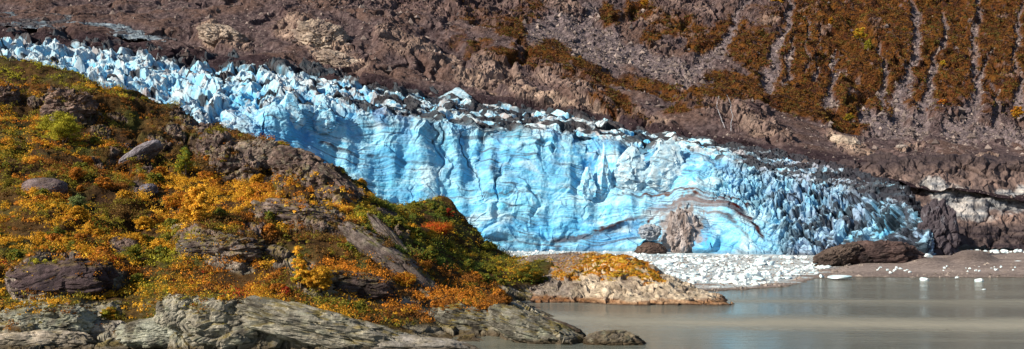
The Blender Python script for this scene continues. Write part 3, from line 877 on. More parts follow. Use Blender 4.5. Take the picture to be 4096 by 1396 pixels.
gcol = mixc(gcol, (0.05, 0.07, 0.11), sstep(0.12, 0.02, ckn + n_b * 0.12) * ckl * sstep(-0.1, 0.3, n_a + 0.1) * 0.75)
# dark runs below the rim crevasses
run = sstep(0.30, 0.55, perlin(np.stack([IP[..., 0] / 4.5 + n_a * 0.8, IP[..., 2] / 60, IP[..., 1] * 0], -1))) * sstep(44, 2, below - 14 * n_a) * faceflat
gcol = mixc(gcol, DIRT * 1.3, run * np.clip(0.35 + n_b * 1.2, 0, 0.9) * sstep(330, 400, sxx))
# rock dust and debris on the upper surface, thick along the far edge
back = sstep(0.62, 0.97, V_ + n_a * 0.28)
deb = fbm(np.stack([IP[..., 0] / 30 + IP[..., 1] / 60, IP[..., 1] / 14, IP[..., 2] / 9], -1), 5, seed=66)
upd = sstep(300, 420, sxx + n_a * 60)
debris = sstep(0.10, 0.19, deb * 1.5 + 0.20 * upd * back + 0.15 * upd - 0.17 * (1 - upd)) * top
debris = np.maximum(debris, sstep(0.90, 0.97, V_ + n_b * 0.05 + n_a * 0.03))
debris = np.maximum(debris, rightbit * sstep(0.14, 0.30, fbm(iw2 / np.array([9, 9, 5.0]), 5, gain=0.62, seed=67) + 0.17 + 0.14 * sstep(780, 900, sxx)) * 0.92)
vd = ridged(np.stack([iw[..., 0] / 10, iw[..., 1] / 9, iw[..., 2] / 5], -1), 4, seed=74)
debris = np.maximum(debris, sstep(0.64, 0.74, vd + 0.10 * deb) * top * upd * sstep(-0.3, 0.1, deb + 0.1))
debris = np.maximum(debris, sstep(0.72, 0.82, vd) * rightbit)
thin = sstep(0.0, 0.45, fbm(np.stack([iw[..., 0] / 12, iw[..., 1] / 12, (iw[..., 2] + 0.4 * iw[..., 0]) / 2.2], -1), 4, seed=68)) * top
lay = sstep(0.12, 0.02, np.abs(perlin(np.stack([(GP[..., 2] + 0.45 * GP[..., 0] + 5 * id1[..., 0] * np.sign(id1[..., 1] - 0.5)) / 3.4 + n_a * 1.5, iw[..., 0] / 60, iw[..., 1] / 60], -1)))) * top
gcol = mixc(gcol, (0.16, 0.16, 0.20), lay * np.clip(0.25 + n_a * 1.3, 0, 0.75))
gcol = mixc(gcol, (0.24, 0.22, 0.25), thin * 0.8 * (0.35 + 0.65 * sstep(-0.2, 0.3, n_a)))
gcol = mixc(gcol, (0.016, 0.012, 0.017), debris * 0.94)
bd = sstep(0.0, 0.5, np.maximum(ell(sxx, syy, 682, 228, 24, 26, 12), ell(sxx, syy, 674, 240, 18, 13, 0)) + n_b * 0.7 + n_a * 0.5 + fbm(np.stack([IP[..., 0] / 3, IP[..., 1] / 20, IP[..., 2] / 16], -1), 3, seed=71) * 0.5)
gcol = mixc(gcol, mixc((0.33, 0.29, 0.28), (0.15, 0.115, 0.11), np.clip(0.5 + n_b * 1.5, 0, 1)), bd * 0.9)
foot = sstep(3.5, 1.0, GP[..., 2] + n_b * 2)
gcol = mixc(gcol, (0.10, 0.12, 0.16), foot * 0.5)

glacier = empty('glacier', W(560, 250.5, 800), 'huge pale blue glacier with a sheer banded ice wall and jagged white towers on top', 'glacier')
inv = np.array(glacier.location)
grid_obj('ice_tongue', GP - inv, M_ICE, {'col': gcol}, glacier)

# ================================================================== LUMP BUILDERS
def lump(nu=110, nv=64, radii=(1, 1, 1), square=2.6, rotz=0.0, tilt=(0, 0), amp=0.10, cell=0.55, seed=0, fine=0.014, taper=0.0):
    """a weathered block: rounded box, split by joints, roughened. returns a (nv, nu, 3) closed grid around the origin"""
    th = np.linspace(0, 2 * np.pi, nu, endpoint=False)[None]
    ph = np.linspace(-np.pi / 2, np.pi / 2, nv)[:, None]
    d = np.stack([np.cos(ph) * np.cos(th), np.cos(ph) * np.sin(th), np.sin(ph) + 0 * th], -1)
    r = (np.abs(d) ** square).sum(-1) ** (-1 / square)
    P = d * r[..., None]
    o = seed * 3.7
    F1, F2, idc, of = worley(P / cell + o, 3, seed)
    h = (idc[..., 0] - 0.5) * 0.9 + (of * (idc[..., 1:4] - 0.5)).sum(-1) * 1.5 - sstep(0.12, 0, F2 - F1) * 0.5
    F1, F2, idc, of = worley(P / (cell * 0.42) + o, 3, seed + 3)
    h2 = (idc[..., 0] - 0.5) * 0.5 + (of * (idc[..., 1:4] - 0.5)).sum(-1) * 0.9 - sstep(0.12, 0, F2 - F1) * 0.3
    h3 = fbm(P * 2.2 + o, 4, seed=seed)
    cr = ridged(P * 2.6 + o, 3, seed=seed + 2)
    h = h - sstep(0.80, 0.93, cr) * 0.35
    h4 = fbm(np.stack([P[..., 0] * 3, P[..., 1] * 3, P[..., 2] * 12 + P[..., 0] * 3], -1) + o, 4, seed=seed + 1)
    P = P * (1 + amp * (h + 0.45 * h2 + h3 * 1.2) + fine * h4)[..., None]
    if taper:
        P[..., :2] *= (1 - taper * (P[..., 2:3] * 0.5 + 0.5))
    P = P * np.array(radii)
    for ax, a in ((0, tilt[0]), (1, tilt[1])):
        c, s = math.cos(a), math.sin(a)
        if ax == 0:
            y, z = P[..., 1].copy(), P[..., 2].copy(); P[..., 1] = y * c - z * s; P[..., 2] = y * s + z * c
        else:
            x, z = P[..., 0].copy(), P[..., 2].copy(); P[..., 0] = x * c - z * s; P[..., 2] = x * s + z * c
    c, s = math.cos(rotz), math.sin(rotz)
    x, y = P[..., 0].copy(), P[..., 1].copy(); P[..., 0] = x * c - y * s; P[..., 1] = x * s + y * c
    return P


def lump_normals(P):
    Pw = np.concatenate([P[:, -1:], P, P[:, :1]], 1)
    n = gnormals(Pw)[:, 1:-1]
    s = np.sign((n * P).sum(-1, keepdims=True)); s[s == 0] = 1
    return n * np.sign(s.mean())


CAPS = []


def rock_obj(name, label, X, Y, D, radii, light, dark, lichen=0.3, moss=0.4, group=None, cat='rock', wetz=None, mosscol=(0.17, 0.13, 0.02), scale=0.6, mat=None, col=None, **kw):
    """rock whose middle stands in direction (X, Y) at D metres"""
    c = W(X, Y, D)
    seed = kw.get('seed', 0)
    P = lump(radii=radii, **kw)
    if D < 400 and X < 580:
        c = W(X, Y, hill_hit(X, Y))
        c = c + np.array([0, radii[1] * 0.62, -0.12 * radii[2]])
    Nn = lump_normals(P)
    G = P + c
    if D < 400 and X < 580 and 60 < Y < 330: CAPS.append((G, Nn, moss, X, Y, radii))
    cc = rock_colour(G, Nn, np.array(light), np.array(dark), lichen, moss, mosscol, scale=scale, seed=seed % 5)
    if col is not None:
        cc = col(G, Nn, cc)
    w = sstep(1.1, 0.2, G[..., 2] + fbm(G / 2, 3, seed=70) * 0.7)
    cc = mixc(cc, (0.05, 0.035, 0.02), w * 0.85)
    me = raw_mesh(name, P, grid_faces(P.shape[0], P.shape[1], True), mat or M_ROCK, {'col': cc})
    o = link(name, me)
    o.location = [float(v) for v in c]
    tag(o, label, cat, group)
    return o


GREY_L, GREY_D = (0.38, 0.365, 0.31), (0.10, 0.093, 0.08)
BRN_L, BRN_D = (0.21, 0.155, 0.14), (0.05, 0.036, 0.038)
# ---------------- boulders and outcrops standing out of the near hillside
rock_obj('rock_outcrop', 'tall grey split rock face at the bottom edge, moss on its rounded top', 226, 322, 187, (7.2, 4.5, 4.0), GREY_L, GREY_D, 0.4, 0.8, seed=1, square=3.0, amp=0.15, cell=0.5, rotz=0.15)
rock_obj('rock_outcrop', 'rounded grey boulder with a mossy crown left of the tall split rock face', 176, 311, 190, (3.4, 3.2, 3.0), GREY_L, GREY_D, 0.5, 0.6, seed=2, square=2.8, amp=0.10, cell=0.5)
rock_obj('rock_outcrop', 'small pale upright rock tooth left of the rounded boulder', 166, 312, 187, (0.5, 0.5, 1.6), (0.5, 0.45, 0.38), GREY_D, 0.2, 0.1, seed=3, square=2.6, amp=0.14, cell=0.6)
rock_obj('rock_outcrop', 'rough grey green rock spread below the rounded boulder by the shore', 165, 334, 180, (8.0, 4.0, 2.6), (0.36, 0.38, 0.33), GREY_D, 0.6, 0.2, seed=4, square=2.6, amp=0.13, cell=0.45)
rock_obj('rock_slab', 'long grey sloping slab with a mossy ridge along its crest', 320, 330, 188, (14, 5, 3.0), GREY_L, GREY_D, 0.35, 0.8, seed=5, square=2.8, amp=0.14, cell=0.36, tilt=(0, -0.26), rotz=0.1)
rock_obj('rock_slab', 'lowest smooth grey slab along the bottom edge right of the long sloping one', 384, 350, 177, (15, 4, 2.4), (0.40, 0.38, 0.36), (0.17, 0.16, 0.15), 0.2, 0.25, seed=6, square=2.8, amp=0.10, cell=0.4, tilt=(0, -0.06))
rock_obj('rock_slab', 'dark purple overhanging rock slab under golden shrubs at the lower left', 56, 278, 209, (9.5, 3.4, 3.4), (0.085, 0.062, 0.07), (0.028, 0.021, 0.027), 0.03, 0.35, seed=7, square=3.4, amp=0.10, cell=0.6, tilt=(-0.1, 0.08), rotz=-0.1)  # shade on its overhanging front is put into these dark tones
rock_obj('rock_outcrop', 'pale pointed rock flank at the left end of the dark purple slab', 22, 285, 205, (2.6, 3.0, 4.4), (0.40, 0.34, 0.31), (0.14, 0.11, 0.11), 0.3, 0.3, seed=8, square=2.4, amp=0.12, cell=0.5, tilt=(0, 0.5))
rock_obj('rock_outcrop', 'dark jointed rock buttress at the right end of the dark purple slab', 122, 252, 222, (3.6, 3.0, 3.6), BRN_L, BRN_D, 0.15, 0.4, seed=9, square=3.0, amp=0.10, cell=0.5)
rock_obj('boulder', 'smooth rounded purple brown boulder among shrubs near the left edge', 41, 187, 258, (5.4, 3.4, 2.6), (0.17, 0.135, 0.145), (0.08, 0.06, 0.07), 0.1, 0.15, seed=10, square=2.2, amp=0.05, cell=0.8, cat='boulder')
rock_obj('rock_slab', 'polished blue grey slab streaking downhill above the green sapling', 138, 154, 312, (6.8, 3, 1.8), (0.24, 0.23, 0.27), (0.08, 0.07, 0.09), 0.05, 0.1, seed=11, square=2.4, amp=0.06, cell=0.7, tilt=(-0.5, 0.55))
rock_obj('rock_slab', 'polished blue grey slab with dark streaks beside the golden tree', 143, 192, 264, (3.4, 2.4, 1.6), (0.23, 0.22, 0.27), (0.07, 0.06, 0.08), 0.05, 0.1, seed=12, square=2.4, amp=0.07, cell=0.7, tilt=(-0.4, 0.5))
rock_obj('rock_outcrop', 'rubbly pink brown outcrop high on the left hillside', 66, 103, 347, (7.5, 4.5, 4.5), (0.27, 0.19, 0.17), BRN_D, 0.1, 0.3, seed=13, square=2.5, amp=0.20, cell=0.32)
rock_obj('rock_outcrop', 'dark brown rock shoulder cut by the left edge', -3, 96, 350, (5.5, 4, 4.2), (0.20, 0.145, 0.13), BRN_D, 0.1, 0.3, seed=14, square=2.6, amp=0.14, cell=0.4)
rock_obj('rock_outcrop', 'broken brown crag on the skyline of the near ridge below the ice', 214, 146, 336, (5.5, 4, 5.4), BRN_L, BRN_D, 0.2, 0.3, seed=15, square=2.6, amp=0.16, cell=0.42)
rock_obj('rock_outcrop', 'grey split crag capped with yellow moss on the ridge, right of the broken crag', 256, 153, 334, (6.4, 4, 4.8), (0.30, 0.245, 0.21), BRN_D, 0.35, 0.5, seed=16, square=3.0, amp=0.13, cell=0.5)
rock_obj('rock_outcrop', 'jointed purple brown ridge crag directly against the blue ice wall', 296, 163, 330, (7.5, 4, 4.2), BRN_L, BRN_D, 0.25, 0.25, seed=17, square=2.7, amp=0.14, cell=0.45, tilt=(0, -0.35))
rock_obj('rock_outcrop', 'lower stepped end of the ridge crag leaning down towards the ice', 333, 183, 318, (7.0, 3.6, 2.9), BRN_L, BRN_D, 0.25, 0.25, seed=18, square=2.7, amp=0.13, cell=0.45, tilt=(0, -0.62))
rock_obj('rock_outcrop', 'grey rock face under the turf of the middle knoll', 219, 249, 232, (8.0, 4.2, 2.9), (0.20, 0.165, 0.15), (0.04, 0.03, 0.032), 0.3, 0.7, seed=19, square=2.8, amp=0.17, cell=0.45)
rock_obj('rock_outcrop', 'brown grey rock rib on the upper knoll behind the middle one', 297, 214, 258, (9.5, 4, 2.9), (0.27, 0.215, 0.20), BRN_D, 0.3, 0.65, seed=20, square=2.8, amp=0.16, cell=0.5, tilt=(0, -0.2))
rock_obj('rock_slab', 'smooth grey whaleback slab slanting down to the right of the middle knoll', 392, 262, 240, (13.0, 4.2, 2.9), (0.20, 0.168, 0.16), (0.07, 0.055, 0.055), 0.2, 0.75, seed=21, square=2.3, amp=0.09, cell=0.7, tilt=(-0.15, -0.66), mosscol=(0.13, 0.13, 0.02))
rock_obj('rock_outcrop', 'dark overhung rock step under the whaleback slab', 350, 284, 213, (8.0, 3, 2.4), (0.10, 0.076, 0.075), (0.03, 0.023, 0.024), 0.1, 0.4, seed=22, square=2.8, amp=0.12, cell=0.5, tilt=(0, -0.1))  # dark tones carry the painted shade of this overhung front
rock_obj('rock_slab', 'narrow pale rib of bare rock beside the green shrub slope', 392, 240, 276, (8.0, 2.0, 1.5), (0.21, 0.178, 0.17), (0.07, 0.056, 0.056), 0.2, 0.4, seed=23, square=2.3, amp=0.10, cell=0.7, tilt=(-0.2, -0.85))
rock_obj('rock_slab', 'steep grey shore slab dipping into the water at the right foot of the hillside', 540, 333, 191, (9.5, 4.5, 2.7), (0.23, 0.225, 0.195), (0.055, 0.05, 0.043), 0.4, 0.7, seed=24, square=2.6, amp=0.10, cell=0.45, tilt=(0, -0.40))
rock_obj('rock_outcrop', 'grey green ribbed rock above the steep shore slab', 486, 325, 203, (9.5, 4.5, 3.0), (0.22, 0.215, 0.185), (0.05, 0.046, 0.04), 0.4, 0.85, seed=25, square=2.6, amp=0.14, cell=0.4, tilt=(0, -0.25))
rock_obj('boulder', 'low dark wet rock in the water at the bottom edge, nearest the camera', 616, 344.5, 181, (5.0, 3.0, 2.3), (0.17, 0.15, 0.12), (0.06, 0.05, 0.04), 0.3, 0.2, seed=26, square=2.2, amp=0.14, cell=0.5, tilt=(0, -0.12), cat='boulder')
rock_obj('rock_slab', 'dark tapering rock tongue in the cove behind the steep shore slab', 556, 328, 211, (5.2, 2.2, 1.4), (0.15, 0.12, 0.10), (0.055, 0.04, 0.035), 0.2, 0.2, seed=27, square=2.4, amp=0.12, cell=0.5, tilt=(0, -0.30))
rock_obj('boulder', 'small pale boulder beside the foot of the golden tree', 178, 229, 243, (1.7, 1.3, 1.2), (0.34, 0.29, 0.28), (0.14, 0.11, 0.11), 0.1, 0.1, seed=28, square=2.4, amp=0.10, cell=0.6, cat='boulder')
rock_obj('rock_slab', 'pale sloping rock at the lower left corner above the pebble beach', 30, 342, 174, (9, 3.4, 2.0), (0.46, 0.41, 0.35), GREY_D, 0.3, 0.3, seed=29, square=2.6, amp=0.12, cell=0.42)
rock_obj('rock_outcrop', 'grey green mossy rock above the pale one in the lower left corner', 42, 322, 185, (8, 4, 3.2), (0.34, 0.36, 0.31), GREY_D, 0.55, 0.55, seed=30, square=2.6, amp=0.13, cell=0.45)
rock_obj('boulder', 'pale lit boulder between shrubs and the pebble beach at lower left', 99, 332, 181, (4.2, 2.4, 2.0), (0.42, 0.39, 0.35), GREY_D, 0.3, 0.35, seed=31, square=2.6, amp=0.14, cell=0.5, cat='boulder')

# ================================================================== ROCKY HEADLAND
head = [(535, 303, 268), (550, 302, 271), (568, 302, 272), (592, 303, 271), (612, 304.5, 266), (632, 305, 264.5), (662, 305, 264.5), (691, 305, 264.5), (716, 305, 265), (731, 304, 267.5),
        (560, 289, 283), (556, 272, 306), (536, 255, 346), (550, 256, 342), (560, 253.5, 338), (575, 253, 334), (592, 253, 326),
        (575, 276, 290), (580, 290, 277), (592, 288, 276), (592, 268, 292), (600, 256, 314), (614, 258, 308), (626, 258, 305), (637, 258, 303), (612, 270, 286), (628, 276, 281), (644, 266, 296), (650, 282, 276), (660, 275, 294), (660, 290, 273),
        (673, 279, 290), (681, 285, 283), (691, 287, 281), (690, 296, 272), (701, 290.5, 280), (711, 296, 276), (720, 300, 271)]
hpz = survey(head)
he = [((X - 512) / F * D, D, z) for (X, D, z) in [(505, 258, -2), (480, 262, -2.5), (480, 285, -1.5), (480, 315, 0.5), (480, 350, 1.5), (480, 400, 0), (498, 330, 2.0), (500, 295, 0), (512, 275, -1), (522, 300, 1.5), (520, 330, 4.5), (540, 258, -2), (580, 258, -2.5), (620, 254, -2.5), (660, 254, -2.5), (700, 255, -2.5), (740, 258, -2.5), (755, 275, -3), (740, 290, -2.5), (712, 300, -2), (692, 312, -1),
      (660, 335, 0.5), (640, 345, 1.5), (600, 372, 3), (560, 390, 4), (520, 395, 5), (600, 410, -2), (560, 430, -2), (500, 440, -1), (680, 350, -2.5), (720, 330, -3), (640, 385, -2)]]
head_z = TPS(np.concatenate([hpz, np.array(he)]), 2e-4)
PX, PD = polar_grid(468, 765, 660, 252, 425, 700)
PZ = head_z(PX, PD)
PX, PD, (PZ,) = even_rows(PX, PD, [PZ], 400)
h3 = np.stack([PX, PD, PZ], -1)
hX, hY = scr(h3)
q = h3 + np.stack([fbm(h3 / 7, 3, seed=80), fbm(h3 / 7, 3, seed=81), fbm(h3 / 7, 3, seed=82)], -1) * 2.5
al = q[..., 0] - 0.5 * q[..., 2]; ac = q[..., 2] + 0.5 * q[..., 0]
F1, F2, idh, ofh = worley(np.stack([al / 13.0, q[..., 1] / 7.0, ac / 2.2], -1), 3, 31)
hb = (idh[..., 0] - 0.5) * 1.5 + (ofh * (idh[..., 1:4] - 0.5)).sum(-1) * 2.4 - sstep(0.12, 0, F2 - F1) * 0.7
F1, F2, idh, ofh = worley(np.stack([al / 6.0, q[..., 1] / 4.0, ac / 0.8], -1), 3, 32)
hb2 = (idh[..., 0] - 0.5) * 0.6 + (ofh * (idh[..., 1:4] - 0.5)).sum(-1) * 0.9 - sstep(0.12, 0, F2 - F1) * 0.35
hw = fbm(h3 / 5, 4, seed=83)
gravp = sstep(0.0, 0.25, np.maximum(np.maximum(ell(hX, hY, 545, 256, 46, 12, 3), ell(hX, hY, 520, 256, 20, 10, 0)), ell(hX, hY, 566, 262, 14, 10, 0)) + hw * 0.3)
gravp = np.maximum(gravp, sstep(330, 345, PD))
pN0 = gnormals(h3); pN0 *= np.sign(pN0[..., 2:3] + 1e-9)
pd_ = (1 - gravp) * (hb * 0.75 + hb2 * 0.3 + (ridged(np.stack([al / 14, q[..., 1] / 9, ac / 3.0], -1), 3, seed=89) - 0.5) * 1.2) * sstep(-1.5, 1.0, PZ) + gravp * (hw * 0.5 + fbm(h3 / 1.2, 3, seed=84) * 0.25)
HPt = h3 + pN0 * pd_[..., None]
PZ2 = HPt[..., 2]
hN = gnormals(HPt); hN *= np.sign(hN[..., 2:3] + 1e-9)
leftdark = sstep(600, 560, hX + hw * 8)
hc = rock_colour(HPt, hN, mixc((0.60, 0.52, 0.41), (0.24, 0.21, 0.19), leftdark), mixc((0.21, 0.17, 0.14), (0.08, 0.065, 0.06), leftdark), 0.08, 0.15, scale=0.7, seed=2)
hc = mixc(hc, mixc((0.09, 0.07, 0.065), (0.21, 0.17, 0.15), np.clip(0.5 + fbm(h3 / 0.9, 3, seed=87) * 1.6, 0, 1)), gravp)
mossm = np.full(PX.shape, -1.0)
for e in [(590, 262, 36, 9, 4), (612, 262, 34, 8, 6), (640, 262, 14, 7, 20), (600, 272, 36, 6, 10), (630, 272, 26, 5, 25), (565, 270, 16, 10, 0), (655, 276, 12, 4, 30), (575, 262, 14, 8, 0)]:
    mossm = np.maximum(mossm, ell(hX, hY, *e))
hmoss = sstep(0.0, 0.25, mossm + hw * 0.75) * sstep(0.30, 0.6, hN[..., 2]) * (1 - gravp * 0.7)
hc = mixc(hc, mixc((0.34, 0.13, 0.015), (0.30, 0.20, 0.02), np.clip(0.5 + fbm(h3 / 4, 3, seed=88) * 1.6, 0, 1)), hmoss)
bandw_ = sstep(1.5, 0.7, PZ2 + hw * 0.8)
hc = mixc(hc, (0.20, 0.075, 0.012), bandw_ * 0.65)
hc = mixc(hc, (0.03, 0.022, 0.018), sstep(0.5, 0.15, PZ2 + hw * 0.3) * 0.9)
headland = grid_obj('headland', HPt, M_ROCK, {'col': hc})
tag(headland, kind='structure')

# ================================================================== GROUND (lake bed, gravel flat) AND WATER
sx_ = np.array([-200, 500, 680, 740, 780, 800, 815, 840, 900, 1024, 1300])
sd_ = np.array([330, 330, 322, 322, 338, 356, 388, 396, 396, 394, 394])
NXg, NDg = 700, 520
gx_ = np.linspace(-900, 1900, NXg)[None]
gd_ = np.concatenate([np.geomspace(40, 290, 60), np.linspace(291, 620, 400), np.geomspace(622, 9000, 60)])[:, None]
GDm = np.broadcast_to(gd_, (NDg, NXg)).copy(); GXp = np.broadcast_to(gx_, (NDg, NXg)).copy()
GXm = (GXp - 512) / F * GDm
e3 = np.stack([GXm, GDm, 0 * GXm], -1)
sn = fbm(e3 / 30, 4, seed=90)
shd = np.interp(GXp, sx_, sd_) + sn * 9 + fbm(e3 / 7, 3, seed=91) * 3
GZm = np.clip((GDm - shd) * 0.016, -2.6, 0.12 + 1.6 * sstep(838, 868, GXp + sn * 12)) + fbm(e3 / 3, 3, seed=92) * 0.08
mound = sstep(0, 0.8, ell(GXp, GDm, 972, 520, 34, 42)) * 4.5 + sstep(0, 0.8, ell(GXp, GDm, 930, 500, 30, 40)) * 2.0
spit = sstep(0.0, 0.5, ell(GXp, GDm, 735, 342, 62, 10)) * 0.35
GZm += (mound + spit) * (1 + 0.25 * sn)
GZm[:, 0] -= 0
ggc = mixc((0.13, 0.105, 0.10), (0.29, 0.245, 0.23), np.clip(0.5 + sn * 0.8 + fbm(e3 / 2, 3, seed=93) * 0.9, 0, 1))
ggc = mixc(ggc, (0.10, 0.08, 0.075), sstep(0.5, 2.0, mound) * 0.6)
ggc = mixc(ggc, (0.075, 0.065, 0.055), sstep(0.16, 0.0, GZm))
pk_lo = np.interp(GXp, [500, 660, 680, 740, 768, 790, 815, 845], [258, 275, 284, 286, 286, 279, 272, 262])
gYs = HOR + (HC - GZm) / GDm * F
slush = sstep(3.5, -2.5, gYs - pk_lo + fbm(e3 / 15, 5, seed=94) * 20) * sstep(500, 520, GXp) * sstep(848, 815, GXp + sn * 20) * (GDm < 900)
ggc = mixc(ggc, mixc((0.26, 0.36, 0.43), (0.62, 0.70, 0.74), np.clip(0.5 + fbm(e3 / 4, 3, seed=95) * 1.6, 0, 1)), slush * 0.9)
ground = grid_obj('ground', np.stack([GXm, GDm, GZm], -1), M_GRAVEL, {'col': ggc})
tag(ground, kind='structure')
wm = raw_mesh('water', [(-6000, -200, 0), (6000, -200, 0), (6000, 9000, 0), (-6000, 9000, 0)], [(0, 1, 2, 3)], M_WATER)
tag(link('water', wm), kind='structure')

# ================================================================== OTHER ICE
def mt_d(X, Y):
    """distance at which the mountain is met in that direction"""
    dd = np.linspace(820, 1660, 900)
    zz = HC + (HOR - Y) / F * dd
    hit = np.nonzero(mt_z((X - 512) / F * dd, dd) >= zz)[0]
    return float(dd[hit[0]]) if len(hit) else 1200.0


def curtain(topl, botl, n, nr, back, blocks=(10, 8), amp=3.0, seed=0, hrise=2.0):
    """a standing wall of ice: foot line to crest line, then back over its top and down behind"""
    topl = np.array(topl, float); botl = np.array(botl, float)
    t = np.linspace(0, 1, n)
    xs = topl[0, 0] + (topl[-1, 0] - topl[0, 0]) * t
    xb = botl[0, 0] + (botl[-1, 0] - botl[0, 0]) * t
    A = W(xb, np.interp(xb, botl[:, 0], botl[:, 1]), np.interp(xb, botl[:, 0], botl[:, 2]))
    B = W(xs, np.interp(xs, topl[:, 0], topl[:, 1]), np.interp(xs, topl[:, 0], topl[:, 2]))
    C = B + np.array([0, back, hrise]); E = C + np.array([0, back * 0.4, -30])
    v = np.linspace(0, 1, nr)[:, None, None]
    k = [0.0, 0.62, 0.9, 1.0]
    P = np.where(v < k[1], A + (B - A) * (v / k[1]), np.where(v < k[2], B + (C - B) * ((v - k[1]) / (k[2] - k[1])), C + (E - C) * ((v - k[2]) / (k[3] - k[2]))))
    Nn = gnormals(P); Nn *= np.sign((Nn * np.array([0, -1, 0.5])).sum(-1, keepdims=True))
    w_ = P + np.stack([fbm(P / 18, 3, seed=seed), fbm(P / 18, 3, seed=seed + 1), fbm(P / 18, 3, seed=seed + 2)], -1) * 8
    F1, F2, i1, o1 = worley(w_ / np.array([blocks[0], blocks[0], blocks[1]]), 3, seed + 40)
    d = (i1[..., 0] - 0.5) * 0.9 + (o1 * (i1[..., 1:4] - 0.5)).sum(-1) * 1.8 - sstep(0.14, 0, F2 - F1) * 0.7
    F1b, F2b, i2, o2 = worley(w_ / np.array([blocks[0], blocks[0], blocks[1]]) * 2.6, 3, seed + 41)
    d2 = (i2[..., 0] - 0.5) * 0.4 + (o2 * (i2[..., 1:4] - 0.5)).sum(-1) * 0.8
    P2 = P + Nn * ((d + d2 * 0.8 + fbm(P / 9, 4, seed=seed + 4) * 1.4) * amp)[..., None]
    N2 = gnormals(P2); N2 *= np.sign((N2 * Nn).sum(-1, keepdims=True))
    return P2, N2, sstep(0.16, 0.02, F2 - F1), np.broadcast_to(v[..., 0], P.shape[:2])


# long grey blue ice remnant under the scree, upper left
tl = [(-30, 11), (0, 14), (30, 13), (60, 16), (85, 17), (105, 21), (128, 27), (145, 34), (166, 40.5)]
bl_ = [(-30, 24), (0, 25), (30, 29), (60, 29), (85, 30), (105, 34), (128, 38), (145, 40), (166, 42)]
Pc, Nc, ck, vv = curtain([(a_, c_, mt_d(a_, c_) - 3) for a_, c_ in tl], [(a_, c_, mt_d(a_, c_) - 9) for a_, c_ in bl_], 360, 110, 30, (16, 8), 1.6, 3, 6)
nn = fbm(Pc / 12, 4, seed=101); nf = fbm(np.stack([Pc[..., 0] / 20, Pc[..., 1] / 20, Pc[..., 2] / 1.6], -1), 3, seed=102)
cc = mixc((0.09, 0.12, 0.15), (0.30, 0.38, 0.46), np.clip(0.3 + nn * 1.3 + nf * 0.5 + 0.5 * (Pc[..., 0] + 380) / 300, 0, 1))
cc = mixc(cc, (0.05, 0.042, 0.046), np.clip(sstep(0.05, 0.3, fbm(Pc / 18, 4, seed=103) + 0.25 * sstep(-360, -470, Pc[..., 0])) + sstep(0.6, 0.7, vv), 0, 1) * 0.9)
o = grid_obj('ice_remnant', Pc, M_ICE, {'col': cc}); tag(o, 'long grey blue strip of stranded ice below the scree at upper left', 'ice')

# dirt covered ice wall behind the right end of the glacier
Pc, Nc, ck, vv = curtain([(835, 170, 770), (860, 163, 775), (885, 166, 765), (905, 160, 775), (935, 162, 770), (965, 158, 780), (990, 163, 775), (1015, 161, 785), (1080, 165, 790)],
                         [(835, 232, 720), (900, 244, 712), (940, 247, 706), (960, 248, 704), (1000, 248, 704), (1080, 248, 704)], 620, 260, 60, (24, 22), 3.0, 9, 6)
px, py = scr(Pc)
nn = fbm(Pc / 14, 4, seed=111); nf = fbm(np.stack([Pc[..., 0] / 30, Pc[..., 1] / 30, Pc[..., 2] / 2.0], -1), 3, seed=112)
cc = mixc((0.085, 0.065, 0.065), (0.24, 0.17, 0.15), np.clip(0.4 + nn * 1.4, 0, 1))
pal = np.maximum(ell(px, py, 960, 203, 40, 20, 10), np.maximum(ell(px, py, 1012, 200, 44, 14, -8), ell(px, py, 940, 190, 30, 12, 20)))
pv = sstep(0.05, 0.35, pal + nn * 0.6)
cc = mixc(cc, mixc((0.17, 0.19, 0.22), (0.46, 0.45, 0.45), np.clip(0.45 + nf * 1.4 + fbm(Pc / 5, 3, seed=113), 0, 1)), pv * 0.9)
cc = mixc(cc, (0.03, 0.024, 0.03), np.clip(sstep(0.5, 0.64, vv + nn * 0.10) + sstep(0.1, 0.35, fbm(Pc / 9, 4, seed=114)) * 0.7, 0, 1) * 0.85)
cc = mixc(cc, mixc((0.035, 0.028, 0.034), (0.085, 0.065, 0.065), np.clip(0.4 + nf * 1.5, 0, 1)), sstep(222, 227, py + nn * 5))
o = grid_obj('ice_wall', Pc, M_ICE, {'col': cc}); tag(o, 'dirty brown and grey ice wall with a black base at the right edge', 'ice wall')


def icecol(base_d=0.0, seed=0, light=(0.60, 0.70, 0.78), blue=(0.20, 0.50, 0.72), dirt=(0.05, 0.04, 0.05)):
    def f(G, Nn, c):
        n = fbm(G / 4, 4, seed=120 + seed); m = fbm(np.stack([G[..., 0] / 9, G[..., 1] / 9, (G[..., 2] + 0.25 * G[..., 0]) / 1.1], -1), 4, seed=121 + seed)
        c = mixc(blue, light, np.clip(0.5 + n * 1.2, 0, 1))
        c = mixc(c, (0.10, 0.12, 0.15), sstep(0.18, 0.36, m) * 0.75)
        return mixc(c, dirt, sstep(0.45, -0.05, n + 0.45 - base_d * 1.2 + 0.2 * m) * 0.92 if base_d > 0 else np.zeros(n.shape))
    return f


